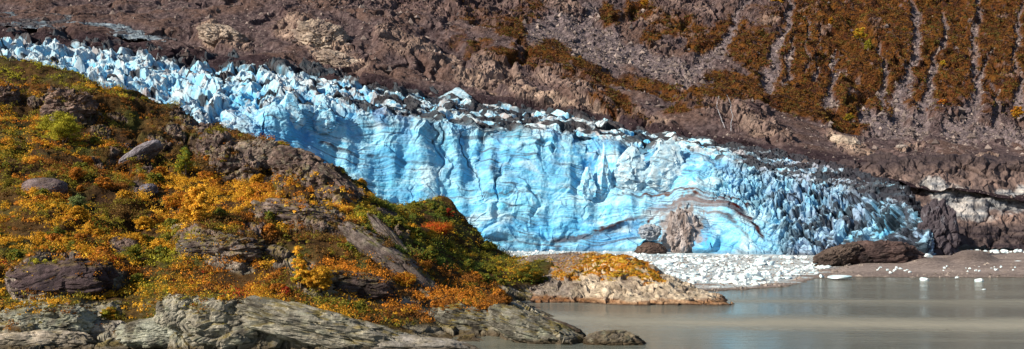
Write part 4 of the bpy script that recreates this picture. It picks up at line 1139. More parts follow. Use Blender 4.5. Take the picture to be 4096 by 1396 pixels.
def spire(radii, seed, sharp=0.9, lean=0.0, sides=5, nu=96, nv=90):
    """an ice tower: irregular many-sided shaft narrowing to a broken tip, with ledges and spalled faces"""
    r = np.random.default_rng(seed)
    th = np.linspace(0, 2 * np.pi, nu, endpoint=False)[None]
    h = np.linspace(0, 1, nv)[:, None]
    rad = np.full((nv, nu), 9.0)
    for k in range(sides):
        a = 2 * np.pi * k / sides + r.uniform(-0.35, 0.35); c = r.uniform(0.75, 1.05); cut = r.uniform(0.75, 1.15)
        wdt = c * np.clip(1 - h * cut, 0.0, 1) ** sharp * sstep(-0.25, 0.35, h) + 0.03
        rad = np.minimum(rad, wdt / np.maximum(np.cos(th - a), 0.12))
    rad = np.minimum(rad, 1.25)
    P = np.stack([rad * np.cos(th), rad * np.sin(th), h * 2 - 1 + 0 * th], -1)
    F1, F2, i1, o1 = worley(P * np.array([2.2, 2.2, 1.8]) + seed, 3, seed)
    P[..., :2] *= (1 + ((i1[..., 0] - 0.5) * 0.25 + (o1 * (i1[..., 1:4] - 0.5)).sum(-1) * 0.5 + fbm(P * 3 + seed, 4, seed=seed) * 0.22
                        + fbm(np.stack([P[..., 0], P[..., 1], P[..., 2] * 9], -1) + seed, 3) * 0.10))[..., None]
    P[..., 0] += lean * (P[..., 2] + 1)
    P[-1] = P[-1].mean(0)
    return P * np.array(radii)


def ice_part(name, X, Y, D, radii, col, label=None, parent=None, sp=None, **kw):
    c = W(X, Y, D)
    P = spire(radii, **sp) if sp else lump(radii=radii, **kw)
    cc = col(P + c, lump_normals(P), None)
    me = raw_mesh(name, P, grid_faces(P.shape[0], P.shape[1], True), M_ICE, {'col': cc})
    o = link(name, me, parent)
    o.location = [float(v) for v in (c - (inv if parent is not None else 0))]
    if parent is not None:
        if label: o['label'] = label
    return o


o = ice_part('ice_block', 938, 232, 612, (12.5, 12, 17), icecol(0.62, 1, (0.26, 0.28, 0.34), (0.10, 0.11, 0.16)), seed=41, square=2.4, amp=0.22, cell=0.5, taper=0.35)
tag(o, 'black dirt-covered ice mass leaning at the right end of the glacier', 'ice')
# towers standing out of the wall
ice_part('ice_mound', 684, 233, 711, (13, 10, 16), lambda G, Nn, c: mixc((0.16, 0.13, 0.125), (0.42, 0.39, 0.40), np.clip(0.45 + fbm(np.stack([G[..., 0] / 3, G[..., 1] / 6, G[..., 2] / 9], -1), 5, seed=131) * 1.7, 0, 1)),
         'dirty grey brown mound beside the melt cave', glacier, seed=60, square=2.1, amp=0.24, cell=0.42, taper=0.35, tilt=(0, 0.15))
ice_part('ice_block', 650, 232, 722, (7, 6, 5), icecol(0, 8, (0.34, 0.36, 0.40), (0.16, 0.22, 0.30)), 'grey hanging block over the melt cave', glacier, seed=61, square=2.4, amp=0.2, cell=0.5)
rock_obj('gravel_mound', 'small brown rubble heap in the mouth of the melt cave', 651, 251, 690, (10, 6, 5.5), (0.10, 0.07, 0.06), (0.04, 0.028, 0.026), 0.0, 0.0, seed=62, square=1.8, amp=0.1, cell=0.3, cat='gravel mound', scale=2)
BLU = lambda k: icecol(0, k, (0.46, 0.64, 0.76), (0.12, 0.46, 0.74))
PAL = lambda k: icecol(0, k, (0.48, 0.60, 0.68), (0.24, 0.46, 0.64))
ice_part('ice_spire', 602, 172, 768, (10, 8, 20), BLU(2), 'pointed bright blue spire', glacier, sp=dict(seed=42, sharp=1.0, lean=0.05))
ice_part('ice_spire', 587, 184, 764, (8, 7, 12), BLU(3), 'short blue spire beside the pointed one', glacier, sp=dict(seed=43, sharp=0.8))
ice_part('ice_tower', 671, 167, 758, (17, 10, 19), PAL(4), 'broad tower striped with dark bands', glacier, sp=dict(seed=44, sharp=0.55, sides=6))
ice_part('ice_tower', 632, 168, 768, (15, 10, 18), PAL(5), 'blunt banded tower between the spire and the broad tower', glacier, sp=dict(seed=45, sharp=0.5, sides=6))
ice_part('ice_tower', 290, 112, 752, (15, 10, 13), BLU(6), 'sharp white tower at the upper corner of the wall', glacier, sp=dict(seed=46, sharp=0.9, sides=5))
ice_part('ice_tower', 324, 118, 764, (12, 9, 11), BLU(7), 'white tower right of the sharp corner tower', glacier, sp=dict(seed=48, sharp=0.8, sides=5))
ice_part('ice_fin', 457, 95, 946, (15, 6, 6.5), PAL(7), 'lone white fin on the far rim', glacier, sp=dict(seed=47, sharp=0.9, sides=4))
rock_obj('boulder', 'big dark striped rock mass on the gravel in front of the ice cliff', 880, 256, 500, (19, 8, 7.4), (0.115, 0.078, 0.074), (0.032, 0.024, 0.026), 0.03, 0.0, seed=58, square=2.0, amp=0.24, cell=0.85, tilt=(0, -0.03), cat='rock', scale=1.6)
rock_obj('boulder', 'brown grey rock shoulder at the left end of the big dark rock mass', 838, 256, 497, (11, 6, 4.6), (0.13, 0.098, 0.084), (0.045, 0.034, 0.032), 0.03, 0.0, seed=52, square=2.2, amp=0.20, cell=0.5, tilt=(0, 0.3), cat='rock', scale=1.6)
rock_obj('rock_outcrop', 'pale ice-smoothed rock knob on the gravel bench above the right of the glacier', 846, 144, 905, (13, 10, 6.5), (0.50, 0.43, 0.36), (0.18, 0.14, 0.13), 0.0, 0.05, seed=53, square=2.3, amp=0.10, cell=0.5, tilt=(0, -0.35), scale=3)
rock_obj('boulder', 'small flat pale rock on the dark bench right of the smoothed knob', 902, 147, 905, (5.2, 3.5, 2.2), (0.46, 0.42, 0.40), (0.2, 0.17, 0.16), 0.0, 0.0, seed=54, square=2.3, amp=0.10, cell=0.6, cat='boulder', scale=3)
rock_obj('rock_outcrop', 'cream jointed rock knob in the dark scree at upper left', 222, 37, 1070, (24, 14, 11), (0.46, 0.39, 0.33), (0.17, 0.13, 0.12), 0.0, 0.05, seed=55, square=2.3, amp=0.20, cell=0.32, tilt=(0, -0.3), scale=4)
rock_obj('rock_outcrop', 'large cream cliff at the left end of the rocky bench', 322, 41, 1060, (26, 16, 18), (0.42, 0.35, 0.29), (0.15, 0.115, 0.11), 0.0, 0.1, seed=56, square=2.6, amp=0.18, cell=0.30, tilt=(0, -0.25), scale=4)
rock_obj('rock_outcrop', 'lower pale ledge below the large cream cliff, just above the ice', 340, 62, 1012, (20, 10, 8), (0.46, 0.39, 0.33), (0.17, 0.13, 0.12), 0.0, 0.05, seed=57, square=2.6, amp=0.18, cell=0.32, tilt=(0, -0.35), scale=4)

# ================================================================== LOOSE ICE
def ico(sub):
    bm = bmesh.new(); bmesh.ops.create_icosphere(bm, subdivisions=sub, radius=1.0)
    v = np.array([x.co[:] for x in bm.verts]); f = np.array([[q_.index for q_ in p.verts] for p in bm.faces]); bm.free()
    return v, f


IV, IF = ico(3)
IV1, IF1 = ico(1)


def chunk_mesh(k):
    r = np.random.default_rng(500 + k)
    V = IV.copy()
    for _ in range(9):                                    # broken faces
        n = r.normal(size=3); n /= np.linalg.norm(n); c = r.uniform(0.45, 0.9)
        s = (V * n).sum(1)
        V -= np.outer(np.clip(s - c, 0, None), n)
    V *= 1 + 0.18 * fbm(V * 1.6 + k * 9, 4, seed=k)[:, None]
    V[:, 2] = np.where(V[:, 2] < -0.25, -0.25 + (V[:, 2] + 0.25) * 0.2, V[:, 2])
    n = fbm(V * 1.5 + k, 3, seed=3)
    c = mixc((0.30, 0.54, 0.68), (0.72, 0.78, 0.81), np.clip(0.62 + n * 1.5, 0, 1))
    return raw_mesh('ice_chunk', V, IF, M_CHUNK, {'col': c})


CM = [chunk_mesh(k) for k in range(18)]


def ice_chunk(x, y, z, s, k, rz, label, group=None, cat='ice chunk'):
    o = link('ice_chunk', CM[k % 18])
    o.location = (float(x), float(y), float(z)); o.scale = [float(a) for a in s]; o.rotation_euler = (0, 0, float(rz))
    return tag(o, label, cat, group)


def on_flat(X, Y, z=0.15):
    D = (HC - z) * F / (Y - HOR)
    return (X - 512) / F * D, D, z


STRANDED = [  # X, row of the foot, width in px, (flatness), label
    (841, 278, 28, 0.16, 'long flat white ice slab lying at the water edge'), (822, 277, 6.5, 0.7, 'round white ice chunk touching the left end of the long flat slab'),
    (924, 280.5, 11, 0.5, 'wedge-shaped white ice piece floating off the gravel flat'), (979, 281.5, 9, 0.6, 'upright white ice piece at the water edge near the right'),
    (957, 278, 5, 0.5, 'small pale ice piece left of the upright one at the waterline'), (984, 289.5, 5, 0.25, 'tiny flat ice fragment floating farthest out on open water'),
    (817, 273.5, 6, 0.7, 'rounded ice chunk on gravel behind the long flat slab'), (797, 272, 7, 0.8, 'tall rounded ice chunk at the right end of the ice pack'),
    (780, 275, 8, 0.8, 'blue tinted ice chunk at the near right corner of the ice pack'), (891, 273, 5, 0.6, 'small ice chunk alone on the middle of the gravel flat'),
    (910, 272.5, 3.6, 0.7, 'pebble-sized white ice bit just right of the lone gravel chunk'), (828, 268, 6, 0.5, 'flat ice chunk at the left foot of the big dark rock'),
    (927, 260, 13, 0.75, 'pale blue ice block against the right end of the big dark rock'), (937, 263, 14, 0.35, 'low blue ice heap beside the pale blue block at the big rock'),
    (1018, 263.5, 14, 0.3, 'flat white ice raft at the right edge of the gravel'),
]
for k, (X, Y, wpx, fl_, lab) in enumerate(STRANDED):
    x, y, z = on_flat(X, Y, 0.1 if Y > 278 else 0.6)
    r = wpx / F * y / 2
    ice_chunk(x, y, z + r * fl_ * 0.15, (r, r * 0.7, r * fl_ * 1.25), k, 0.2 * (k % 3), lab)
for k in range(34):                                         # line of small bits along the gravel, right
    X = rng.uniform(875, 1024); Y = 269.5 + rng.normal() * 1.4
    x, y, z = on_flat(X, Y, 1.0); r = rng.uniform(1.6, 3.8) / F * y / 2
    ice_chunk(x, y, z + r * 0.2, (r * 1.2, r, r * 0.9), rng.integers(18), rng.uniform(0, 6), 'one of the small white ice bits scattered in a line on the gravel flat', 'ice bits on the gravel flat')
for k in range(46):                                         # strip of ice on the far flat at the right edge
    X = rng.uniform(966, 1034); y = rng.uniform(640, 694); z = 1.75; x = (X - 512) / F * y; r = rng.uniform(2.5, 5.5) / F * y / 2
    ice_chunk(x, y, z + r * 0.2, (r * 1.3, r, r * 0.9), rng.integers(18), rng.uniform(0, 6), 'one of the white ice chunks in the strip below the dirty ice wall', 'ice strip below the dirty ice wall')


def in_pack(X, Y):
    Y = Y + 7 * fbm(np.stack([np.asarray(X) / 26.0, np.asarray(Y) / 9.0, np.asarray(X) * 0.0], -1), 4, seed=132) * sstep(262, 275, np.asarray(Y))
    lo = np.interp(X, [500, 660, 680, 740, 768, 790, 815, 845], [258, 275, 284, 286, 286, 279, 272, 262])
    hi = np.interp(X, [500, 520, 640, 720, 780, 845], [249.5, 249.5, 251.5, 254, 256, 258])
    return (Y > hi) & (Y < lo)


n_big = 0
while n_big < 215:
    X = rng.uniform(590, 835); Y = 252 + 33 * rng.random() ** 0.8
    if not in_pack(np.array(X), np.array(Y)): continue
    x, y, z = on_flat(X, Y, 0.25)
    px_ = rng.choice([3.4, 5.0, 7.0, 10.5, 16], p=[0.36, 0.28, 0.2, 0.11, 0.05]) * np.interp(Y, [250, 285], [0.75, 1.0])
    r = px_ / F * y / 2
    ice_chunk(x, y, z + r * 0.12, (r * rng.uniform(0.9, 1.8), r, r * rng.uniform(0.2, 0.6)), rng.integers(18), rng.uniform(0, 6.28), 'one of the white ice chunks crowded in the pack at the glacier foot', 'ice chunks in the pack at the glacier foot')
    n_big += 1


def many(name, label_kind, pts, rad, cols, base_V, base_F, mat, squash=(0.5, 1.0), seed=0, jitter=0.3):
    """thousands of little broken pieces as one mesh"""
    r = np.random.default_rng(seed)
    n, m = len(pts), len(base_V)
    ang = r.uniform(0, 6.28, n); c, s = np.cos(ang), np.sin(ang)
    B = base_V[None] * (1 + jitter * r.normal(size=(n, m, 1)))
    B = B * (np.stack([r.uniform(0.8, 1.5, n), r.uniform(0.7, 1.1, n), r.uniform(*squash, n)], -1) * rad[:, None])[:, None]
    V = np.stack([B[..., 0] * c[:, None] - B[..., 1] * s[:, None], B[..., 0] * s[:, None] + B[..., 1] * c[:, None], B[..., 2]], -1) + pts[:, None]
    Fc = (base_F[None] + (np.arange(n) * m)[:, None, None]).reshape(-1, base_F.shape[1])
    C = np.repeat(cols[:, None], m, 1)
    me = raw_mesh(name, V.reshape(-1, 3), Fc, mat, {'col': C.reshape(-1, 3)})
    o = link(name, me)
    o['kind'] = label_kind
    return o


NB = 6000
X = rng.uniform(505, 845, NB); Y = 249.5 + 37 * rng.random(NB)
ok = in_pack(X, Y); X, Y = X[ok], Y[ok]
D = (HC - 0.2) * F / (Y - HOR)
r_ = rng.uniform(0.2, 1.0, len(X)) ** 3 * 1.3 + 0.14
sp = sstep(-0.2, 0.2, fbm(np.stack([X / 22, Y / 4, 0 * X], -1), 4, seed=130))
keep = rng.random(len(X)) < sp
X, D, r_ = X[keep], D[keep], r_[keep]
pts = np.stack([(X - 512) / F * D, D, 0.18 + 0 * X + rng.random(len(X)) * 0.3], -1)
cl = mixc((0.45, 0.58, 0.65), (0.74, 0.78, 0.80), rng.random(len(X)))
o = many('brash_ice', 'stuff', pts, r_, cl, IV1, IF1, M_CHUNK, (0.4, 0.9), 7, 0.18)
o['label'] = 'carpet of small white ice fragments below the glacier'; o['category'] = 'brash ice'

# stones: scree on the mountain, cobbles on the flats
OV = np.array([(1, 0, 0), (-1, 0, 0), (0, 1, 0), (0, -1, 0), (0, 0, 1), (0, 0, -1)], float)
OF = np.array([(0, 2, 4), (2, 1, 4), (1, 3, 4), (3, 0, 4), (2, 0, 5), (1, 2, 5), (3, 1, 5), (0, 3, 5)])


def pick(P, wgt, n, seed):
    r = np.random.default_rng(seed)
    area = np.linalg.norm(np.cross(P[1:, :-1] - P[:-1, :-1], P[:-1, 1:] - P[:-1, :-1]), axis=-1)
    w_ = (area * np.clip(wgt[:-1, :-1], 0, None)).ravel()
    idx = r.choice(len(w_), n, p=w_ / w_.sum())
    i, j = np.divmod(idx, P.shape[1] - 1)
    u, v_ = r.random(n)[:, None], r.random(n)[:, None]
    return P[i, j] + (P[i, j + 1] - P[i, j]) * u + (P[i + 1, j] - P[i, j]) * v_, i, j


inview = ((mX > -20) & (mX < 1044) & (mY > -15) & (MD > icebk - 25)).astype(float)
pts, ii, jj = pick(MP, inview * (1 - veg) * (0.22 + 1.2 * scree) * (1 - 0.8 * bare), 32000, 21)
r_ = 0.35 + rng.pareto(2.6, len(pts)) * 0.55; r_ = np.clip(r_, 0, 4.5)
b_ = rng.random(len(pts))[:, None] ** 1.5
cl = np.array((0.07, 0.055, 0.055)) * (1 - b_) + np.array((0.27, 0.225, 0.215)) * b_
o = many('scree_stones', 'stuff', pts, r_ * 0.85, cl, OV, OF, M_STONE, (0.8, 1.2), 8, 0.25)
gxs, gds = scr(ground.data and np.stack([GXm, GDm, GZm], -1))[0], GDm
gw = ((GZm > 0.02) & (GDm < 640) & (gxs > 640) & (gxs < 1040)).astype(float) * (0.25 + sstep(0.5, 0.0, GZm) + 2.0 * sstep(0, 0.3, ell(gxs, GDm, 745, 338, 66, 14)))
pts, ii, jj = pick(np.stack([GXm, GDm, GZm], -1), gw, 15000, 22)
r_ = np.clip(0.10 + rng.pareto(3.0, len(pts)) * 0.18, 0, 0.9)
b_ = rng.random(len(pts))[:, None]
cl = np.array((0.07, 0.06, 0.052)) * (1 - b_) + np.array((0.30, 0.26, 0.24)) * b_
o = many('cobbles', 'stuff', pts, r_, cl, OV, OF, M_STONE, (0.5, 0.9), 9, 0.25)
hgw = gravp * ((hX > 505) & (PD < 350)).astype(float)
pts, ii, jj = pick(HPt, hgw, 5000, 23)
r_ = np.clip(0.08 + rng.pareto(3.0, len(pts)) * 0.14, 0, 0.8)
b_ = rng.random(len(pts))[:, None]
cl = np.array((0.07, 0.055, 0.05)) * (1 - b_) + np.array((0.34, 0.29, 0.26)) * b_
o = many('rubble', 'stuff', pts, r_, cl, OV, OF, M_STONE, (0.5, 0.9), 10, 0.25)

# ================================================================== VEGETATION
def leaf_arrays(cen, rad, col, k, size, seed, flat=0.75, colvar=0.13, core=0.45):
    """k leaf clumps round each centre, mostly on the outside of an uneven dome"""
    r = np.random.default_rng(seed)
    n = len(cen)
    d = r.normal(size=(n, k, 3)); d[..., 2] = np.abs(d[..., 2]) * 0.9 - 0.15
    d /= np.linalg.norm(d, axis=-1, keepdims=True)
    rr = (core + (1.05 - core) * r.random((n, k, 1))) * rad[:, None, None] * np.array([1, 1, flat])
    c = (cen[:, None] + d * rr).reshape(-1, 3)
    nrm = (d + r.normal(size=d.shape) * 0.42).reshape(-1, 3)
    nrm /= np.linalg.norm(nrm, axis=-1, keepdims=True)
    t = np.cross(nrm, r.normal(size=nrm.shape)); t /= np.linalg.norm(t, axis=-1, keepdims=True) + 1e-9
    b = np.cross(nrm, t)
    s = (size if np.isscalar(size) else np.repeat(size, k))
    s = (s * r.uniform(0.6, 1.3, len(c)))[:, None] * 0.5
    V = np.stack([c - t * s * 1.25, c - b * s * 0.7, c + t * s * 1.25, c + b * s * 0.7], 1)
    cc = np.repeat(col, k, 0) * (1 + colvar * r.normal(size=(len(c), 1))).clip(0.4, 1.8)
    cc = cc * np.repeat((1 + 0.2 * r.normal(size=(n, 1))).clip(0.55, 1.5), k, 0) * (1 + 0.05 * r.normal(size=cc.shape))
    return V.reshape(-1, 3), np.repeat(cc, 4, 0)


def leaf_mesh(name, V, C):
    return raw_mesh(name, V, np.arange(len(V)).reshape(-1, 4), M_LEAF, {'col': C})


GOLD, ORANGE, OLIVE, LIME, RED, RUST, BROWN_, GREEN, YEL = [np.array(c) for c in (
    (0.52, 0.29, 0.025), (0.44, 0.175, 0.02), (0.19, 0.165, 0.02), (0.31, 0.29, 0.028), (0.34, 0.045, 0.018), (0.22, 0.09, 0.018), (0.14, 0.078, 0.022), (0.09, 0.125, 0.022), (0.74, 0.42, 0.045))]
ZONES = [  # x, row, rx, ry, rot, colours with weights
    (50, 70, 110, 16, 12, [(LIME, 5), (OLIVE, 3), (GOLD, 1)]), (40, 128, 70, 28, 10, [(OLIVE, 4), (GOLD, 3), (ORANGE, 3), (LIME, 1)]), (40, 150, 60, 16, 6, [(ORANGE, 4), (GOLD, 3), (OLIVE, 3)]),
    (110, 120, 70, 20, 24, [(RUST, 3), (BROWN_, 4), (OLIVE, 3), (ORANGE, 1)]), (190, 140, 60, 20, 26, [(BROWN_, 5), (RUST, 3), (OLIVE, 3)]), (90, 172, 60, 18, 5, [(RUST, 3), (OLIVE, 4), (ORANGE, 2)]),
    (60, 210, 80, 16, 4, [(ORANGE, 2), (GOLD, 4), (OLIVE, 4), (BROWN_, 2)]), (70, 234, 90, 16, 8, [(GOLD, 6), (ORANGE, 3), (OLIVE, 3), (RUST, 1)]), (250, 190, 90, 14, 4, [(GOLD, 6), (ORANGE, 4), (YEL, 1.5)]),
    (190, 205, 40, 26, 0, [(GOLD, 5), (YEL, 3), (ORANGE, 3)]), (165, 255, 30, 24, -30, [(LIME, 4), (OLIVE, 3), (GOLD, 3)]), (240, 228, 60, 10, 4, [(RUST, 3), (BROWN_, 3), (OLIVE, 2), (GOLD, 1)]),
    (330, 240, 50, 14, 14, [(BROWN_, 4), (OLIVE, 3), (RUST, 3)]), (220, 275, 80, 14, 4, [(ORANGE, 4), (RUST, 3), (RED, 0.4), (GOLD, 4), (OLIVE, 2)]), (300, 285, 80, 14, 8, [(GOLD, 5), (ORANGE, 3), (RUST, 2), (OLIVE, 3)]),
    (460, 235, 80, 40, 38, [(GREEN, 4), (OLIVE, 5), (GOLD, 1.2), (LIME, 1)]), (445, 226, 20, 8, 0, [(ORANGE, 5), (RED, 2)]), (400, 285, 60, 20, 16, [(ORANGE, 4), (RUST, 4), (GOLD, 1)]), (470, 290, 50, 18, 24, [(RUST, 4), (ORANGE, 3), (OLIVE, 2)]),
    (530, 268, 30, 16, 30, [(OLIVE, 3), (GOLD, 2), (GREEN, 3)]), (60, 305, 80, 12, 0, [(GOLD, 3), (OLIVE, 3), (RUST, 3)]), (115, 320, 30, 14, 0, [(GOLD, 3), (OLIVE, 3), (RUST, 3)]),
]


def hill_colours(X, Y, P, seed):
    r = np.random.default_rng(seed)
    best = np.full(len(X), -9.0); zi = np.zeros(len(X), int)
    for k, z in enumerate(ZONES):
        e = ell(X, Y, *z[:5]) + 0.35 * fbm(P / 9.0, 2, seed=200 + k)
        zi = np.where(e > best, k, zi); best = np.maximum(best, e)
    out = np.zeros((len(X), 3))
    fld = fbm(P / 12.0, 4, seed=250) * 1.1 + 0.5 + r.normal(size=len(X)) * 0.07
    fld = np.clip(np.argsort(np.argsort(fld)) / len(fld), 0, 0.9999)
    for k, z in enumerate(ZONES):
        m = zi == k
        if not m.any(): continue
        w_ = np.cumsum([float(c[1]) for c in z[5]]); w_ /= w_[-1]
        cs = np.array([c[0] for c in z[5]])
        out[m] = cs[np.searchsorted(w_, fld[m])]
    return out


hs = (sX > -25) & (sX < 560) & (sY < 352) & (HZ2 > 2.0)
turf = sstep(-0.25, 0.15, fbm(p3 / 16, 3, seed=140) + 0.12)        # thick scrub against thin turf
wv = hs * (1 - rock) ** 1.5 * (0.25 + 0.75 * turf)
front = wv * sstep(330, 240, HD) ** 0.5
# thick scrub
pts, ii, jj = pick(HP, wv * turf * (0.35 + sstep(380, 200, HD)), 12500, 31)
skirt = []
for (G, Nn, mo, X0, Y0, rd) in CAPS:                       # bushes crowding the foot of each outcrop and its top
    w_ = rd[0] / W(X0, Y0, 1)[1] * F / G[..., 1].mean()
    for _ in range(int(5 + w_ * 0.35)):
        a_ = rng.uniform(-1, 1); px_ = X0 + a_ * w_ * 0.95
        py_ = Y0 + (rd[2] * F / G[..., 1].mean()) * (0.95 * math.sqrt(max(0, 1 - a_ * a_ * 0.8)) + rng.uniform(-0.15, 0.3))
        if py_ < 322: skirt.append(W(px_, py_, hill_hit(px_, py_)))
    up_ = sstep(0.62, 0.85, Nn[..., 2]) * (G[..., 2] > 4)
    if up_.sum() > 40 and mo > 0.25:
        skirt.extend(pick(G, up_ * sstep(-0.2, 0.2, fbm(G / 2.5, 3, seed=160)), int(1.6 * rd[0] * rd[1]), 161)[0])
pts = np.concatenate([pts, np.array(skirt)])
X, Y = scr(pts)
rad = np.clip(0.36 + rng.gamma(1.6, 0.38, len(pts)), 0.3, 2.6)
pts[:, 2] += rad * 0.35
col = hill_colours(X, Y, pts, 1)
V1, C1 = leaf_arrays(pts, rad, col * 1.18, 30, 0.20 + pts[:, 1] * 0.0004, 5, 0.95)
o = link('scrub', leaf_mesh('scrub', V1, C1)); tag(o, 'low golden and orange autumn scrub over the near hillside', 'scrub', kind='stuff')
# thin turf and crowberry mats, also creeping over rock
pts, ii, jj = pick(HP, hs * (0.10 * rock * sstep(0.55, 0.8, HN[..., 2]) * sstep(4, 9, HZ2) + (1 - rock)), 26000, 32)
X, Y = scr(pts)
caps = [pick(G, sstep(0.55, 0.85, Nn[..., 2]) * (G[..., 2] > 4) + 1e-9, int(7 * rd[0] * rd[1]), 162)[0] for (G, Nn, mo, X0, Y0, rd) in CAPS if mo > 0.25]
pts = np.concatenate([pts] + caps)
X, Y = scr(pts)
col = mixc(hill_colours(X, Y, pts, 2) * 0.6, BROWN_ * 0.55, sstep(-0.15, 0.25, fbm(pts / 5, 3, seed=163)) * 0.75)  # darkened so the turf carries the shade of gaps between bushes
V1, C1 = leaf_arrays(pts, np.full(len(pts), 0.40), col, 8, 0.20 + pts[:, 1] * 0.0003, 6, 0.4)
o = link('turf', leaf_mesh('turf', V1, C1)); tag(o, 'thin brown and olive turf between the bushes and rocks', 'turf', kind='stuff')
# moss and dwarf shrubs on the headland
pts, ii, jj = pick(HPt, (hmoss + 0.0) * ((hX > 505) & (PD < 345)), 4200, 33)
col = np.stack([ORANGE * 1.05, GOLD, RUST, OLIVE])[np.clip(np.searchsorted([0.38, 0.75, 0.9], np.clip(0.5 + fbm(pts / 4, 3, seed=141) * 1.6, 0, 1)), 0, 3)]
V1, C1 = leaf_arrays(pts, np.full(len(pts), 0.36), col, 14, 0.24, 7, 0.5)
o = link('moss', leaf_mesh('moss', V1, C1)); tag(o, 'orange moss and dwarf shrubs on the rocky headland', 'moss', kind='stuff')
# shrubs on the far mountain
pts, ii, jj = pick(MP, inview * veg ** 1.5, 17000, 34)
X, Y = scr(pts)
fld = np.clip(0.5 + fbm(pts / 12, 3, seed=142) * 1.3 + rng.normal(size=len(pts)) * 0.12, 0, 0.999)
pal_ = np.array([(0.05, 0.027, 0.020), (0.085, 0.038, 0.018), (0.125, 0.06, 0.02), (0.135, 0.082, 0.02), (0.10, 0.082, 0.022)])
col = pal_[(fld * 5).astype(int)]
V1, C1 = leaf_arrays(pts, np.clip(0.8 + rng.gamma(2, 0.55, len(pts)), 0.8, 4.0), col, 12, 1.25, 8, 0.95)
o = link('mountain_shrubbery', leaf_mesh('mountain_shrubbery', V1, C1)); tag(o, 'rust brown shrubs in stripes on the far mountainside', 'shrubs', kind='stuff')


def tube(pts_, r0, r1, sides=7):
    pts_ = np.array(pts_, float); n = len(pts_)
    rr = np.linspace(r0, r1, n)
    th = np.linspace(0, 2 * np.pi, sides, endpoint=False)
    ring = np.stack([np.cos(th), np.sin(th), 0 * th], -1)
    V = pts_[:, None] + ring[None] * rr[:, None, None]
    i = np.arange(n * sides).reshape(n, sides); i2 = np.roll(i, -1, 1)
    Fq = np.stack([i[:-1], i2[:-1], i2[1:], i[1:]], -1).reshape(-1, 4)
    return V.reshape(-1, 3), Fq


def tree(name, label, X, Y, D, height, width, colours, cat='tree', spires=(), leaf=0.26, dens=1.0, seed=0, low=0.12, group=None, trunk=True):
    """tapered stems with limbs; a ragged crown of leaf clumps hung on the limbs"""
    r = np.random.default_rng(900 + seed)
    base = W(X, Y, D)
    t = empty(name, base, label, cat, group)
    Vs, Fs, tips, off_ = [], [], [], 0
    stems = list(spires) or [(0.0, 1.0)]
    for (sx0, hh) in stems:
        h = height * hh
        top_ = np.array([sx0 * width * 0.5 + r.normal() * 0.05 * width, r.normal() * 0.08 * width, h * 0.94])
        root = np.array([sx0 * width * 0.18, 0, -0.4])
        zz = np.linspace(0, 1, 7)[:, None]
        line = root + (top_ - root) * zz + r.normal(size=(7, 3)) * np.array([0.03, 0.03, 0]) * h * zz
        V, Fq = tube(line, 0.022 * h + 0.03, 0.015); Vs.append(V); Fs.append(Fq + off_); off_ += len(V)
        nl = int(9 + 5 * dens)
        for q_ in range(nl):
            f = low + (0.97 - low) * (q_ + r.random()) / nl
            p0 = root + (top_ - root) * f
            reach = width * 0.5 / len(stems) ** 0.4 * (1 - f) ** 0.75 * r.uniform(0.55, 1.15) + 0.12 * width * (1 - f * 0.7)
            a = r.uniform(0, 6.28)
            p1 = p0 + np.array([math.cos(a) * reach, math.sin(a) * reach, reach * r.uniform(0.1, 0.7)])
            V, Fq = tube([p0, (p0 + p1) / 2 + np.array([0, 0, -0.03 * h]), p1], 0.010 * h * (1.1 - f) + 0.012, 0.010, 5)
            Vs.append(V); Fs.append(Fq + off_); off_ += len(V)
            for u in (0.3, 0.55, 0.8, 1.0, 1.1):
                tips.append(p0 + (p1 - p0) * u + r.normal(size=3) * 0.06 * width)
        tips.append(top_)
    tips = np.array(tips)
    if trunk:
        link('trunk', raw_mesh('trunk', np.concatenate(Vs), np.concatenate(Fs), M_BARK, {'col': np.tile((0.20, 0.16, 0.13), (sum(len(v_) for v_ in Vs), 1))}), t)
    ci = r.integers(len(colours), size=len(tips))
    col = np.array(colours)[ci]
    V, C = leaf_arrays(tips, np.clip(width * 0.13 * r.uniform(0.5, 1.5, len(tips)), 0.2, 3), col, int(70 * dens), leaf * 0.72, 950 + seed, 0.8, 0.2, 0.05)
    link('crown', leaf_mesh('crown', V, C), t)
    return t


def hill_tree(name, label, X, Yb, hpx, wpx, colours, **kw):
    d = hill_hit(X, Yb)
    return tree(name, label, X, Yb, d, hpx / F * d, wpx / F * d, colours, **kw)


hill_tree('golden_tree', 'brightest golden yellow tree on the near hillside, taller than the scrub round it', 196, 223, 40, 24, [YEL, YEL * 1.12, YEL * 1.05], spires=((-0.25, 0.9), (0.15, 1.0), (0.5, 0.6)), dens=1.9, seed=1, leaf=0.40)
hill_tree('yellow_tree', 'slim yellow sapling with a spire top rising over dark rock in the lower middle', 299, 286, 41, 17, [YEL, LIME * 1.25, YEL * 0.9], spires=((-0.1, 1.0), (0.5, 0.66)), dens=1.9, seed=2, leaf=0.32)
hill_tree('yellow_bush', 'rounded yellow orange bush leaning against the slim yellow sapling', 317, 289, 22, 26, [YEL * 0.9, GOLD, GOLD], cat='bush', spires=((-0.5, 0.8), (0.1, 1.0), (0.6, 0.75)), dens=1.5, seed=3, leaf=0.30)
hill_tree('lime_bush', 'large lime green bush on the upper left slope', 60, 141, 29, 36, [LIME * 1.45, LIME * 1.25, LIME], cat='bush', spires=((-0.6, 0.75), (-0.1, 1.0), (0.4, 0.85), (0.8, 0.55)), dens=1.5, seed=4, leaf=0.30)
hill_tree('green_sapling', 'bright green feathery sapling beside the polished slab streaks', 184, 174, 28, 17, [LIME * 1.05, LIME * 0.9, GREEN * 2.0], spires=((-0.5, 0.72), (0.0, 1.0), (0.55, 0.85)), dens=1.2, seed=5, leaf=0.28)
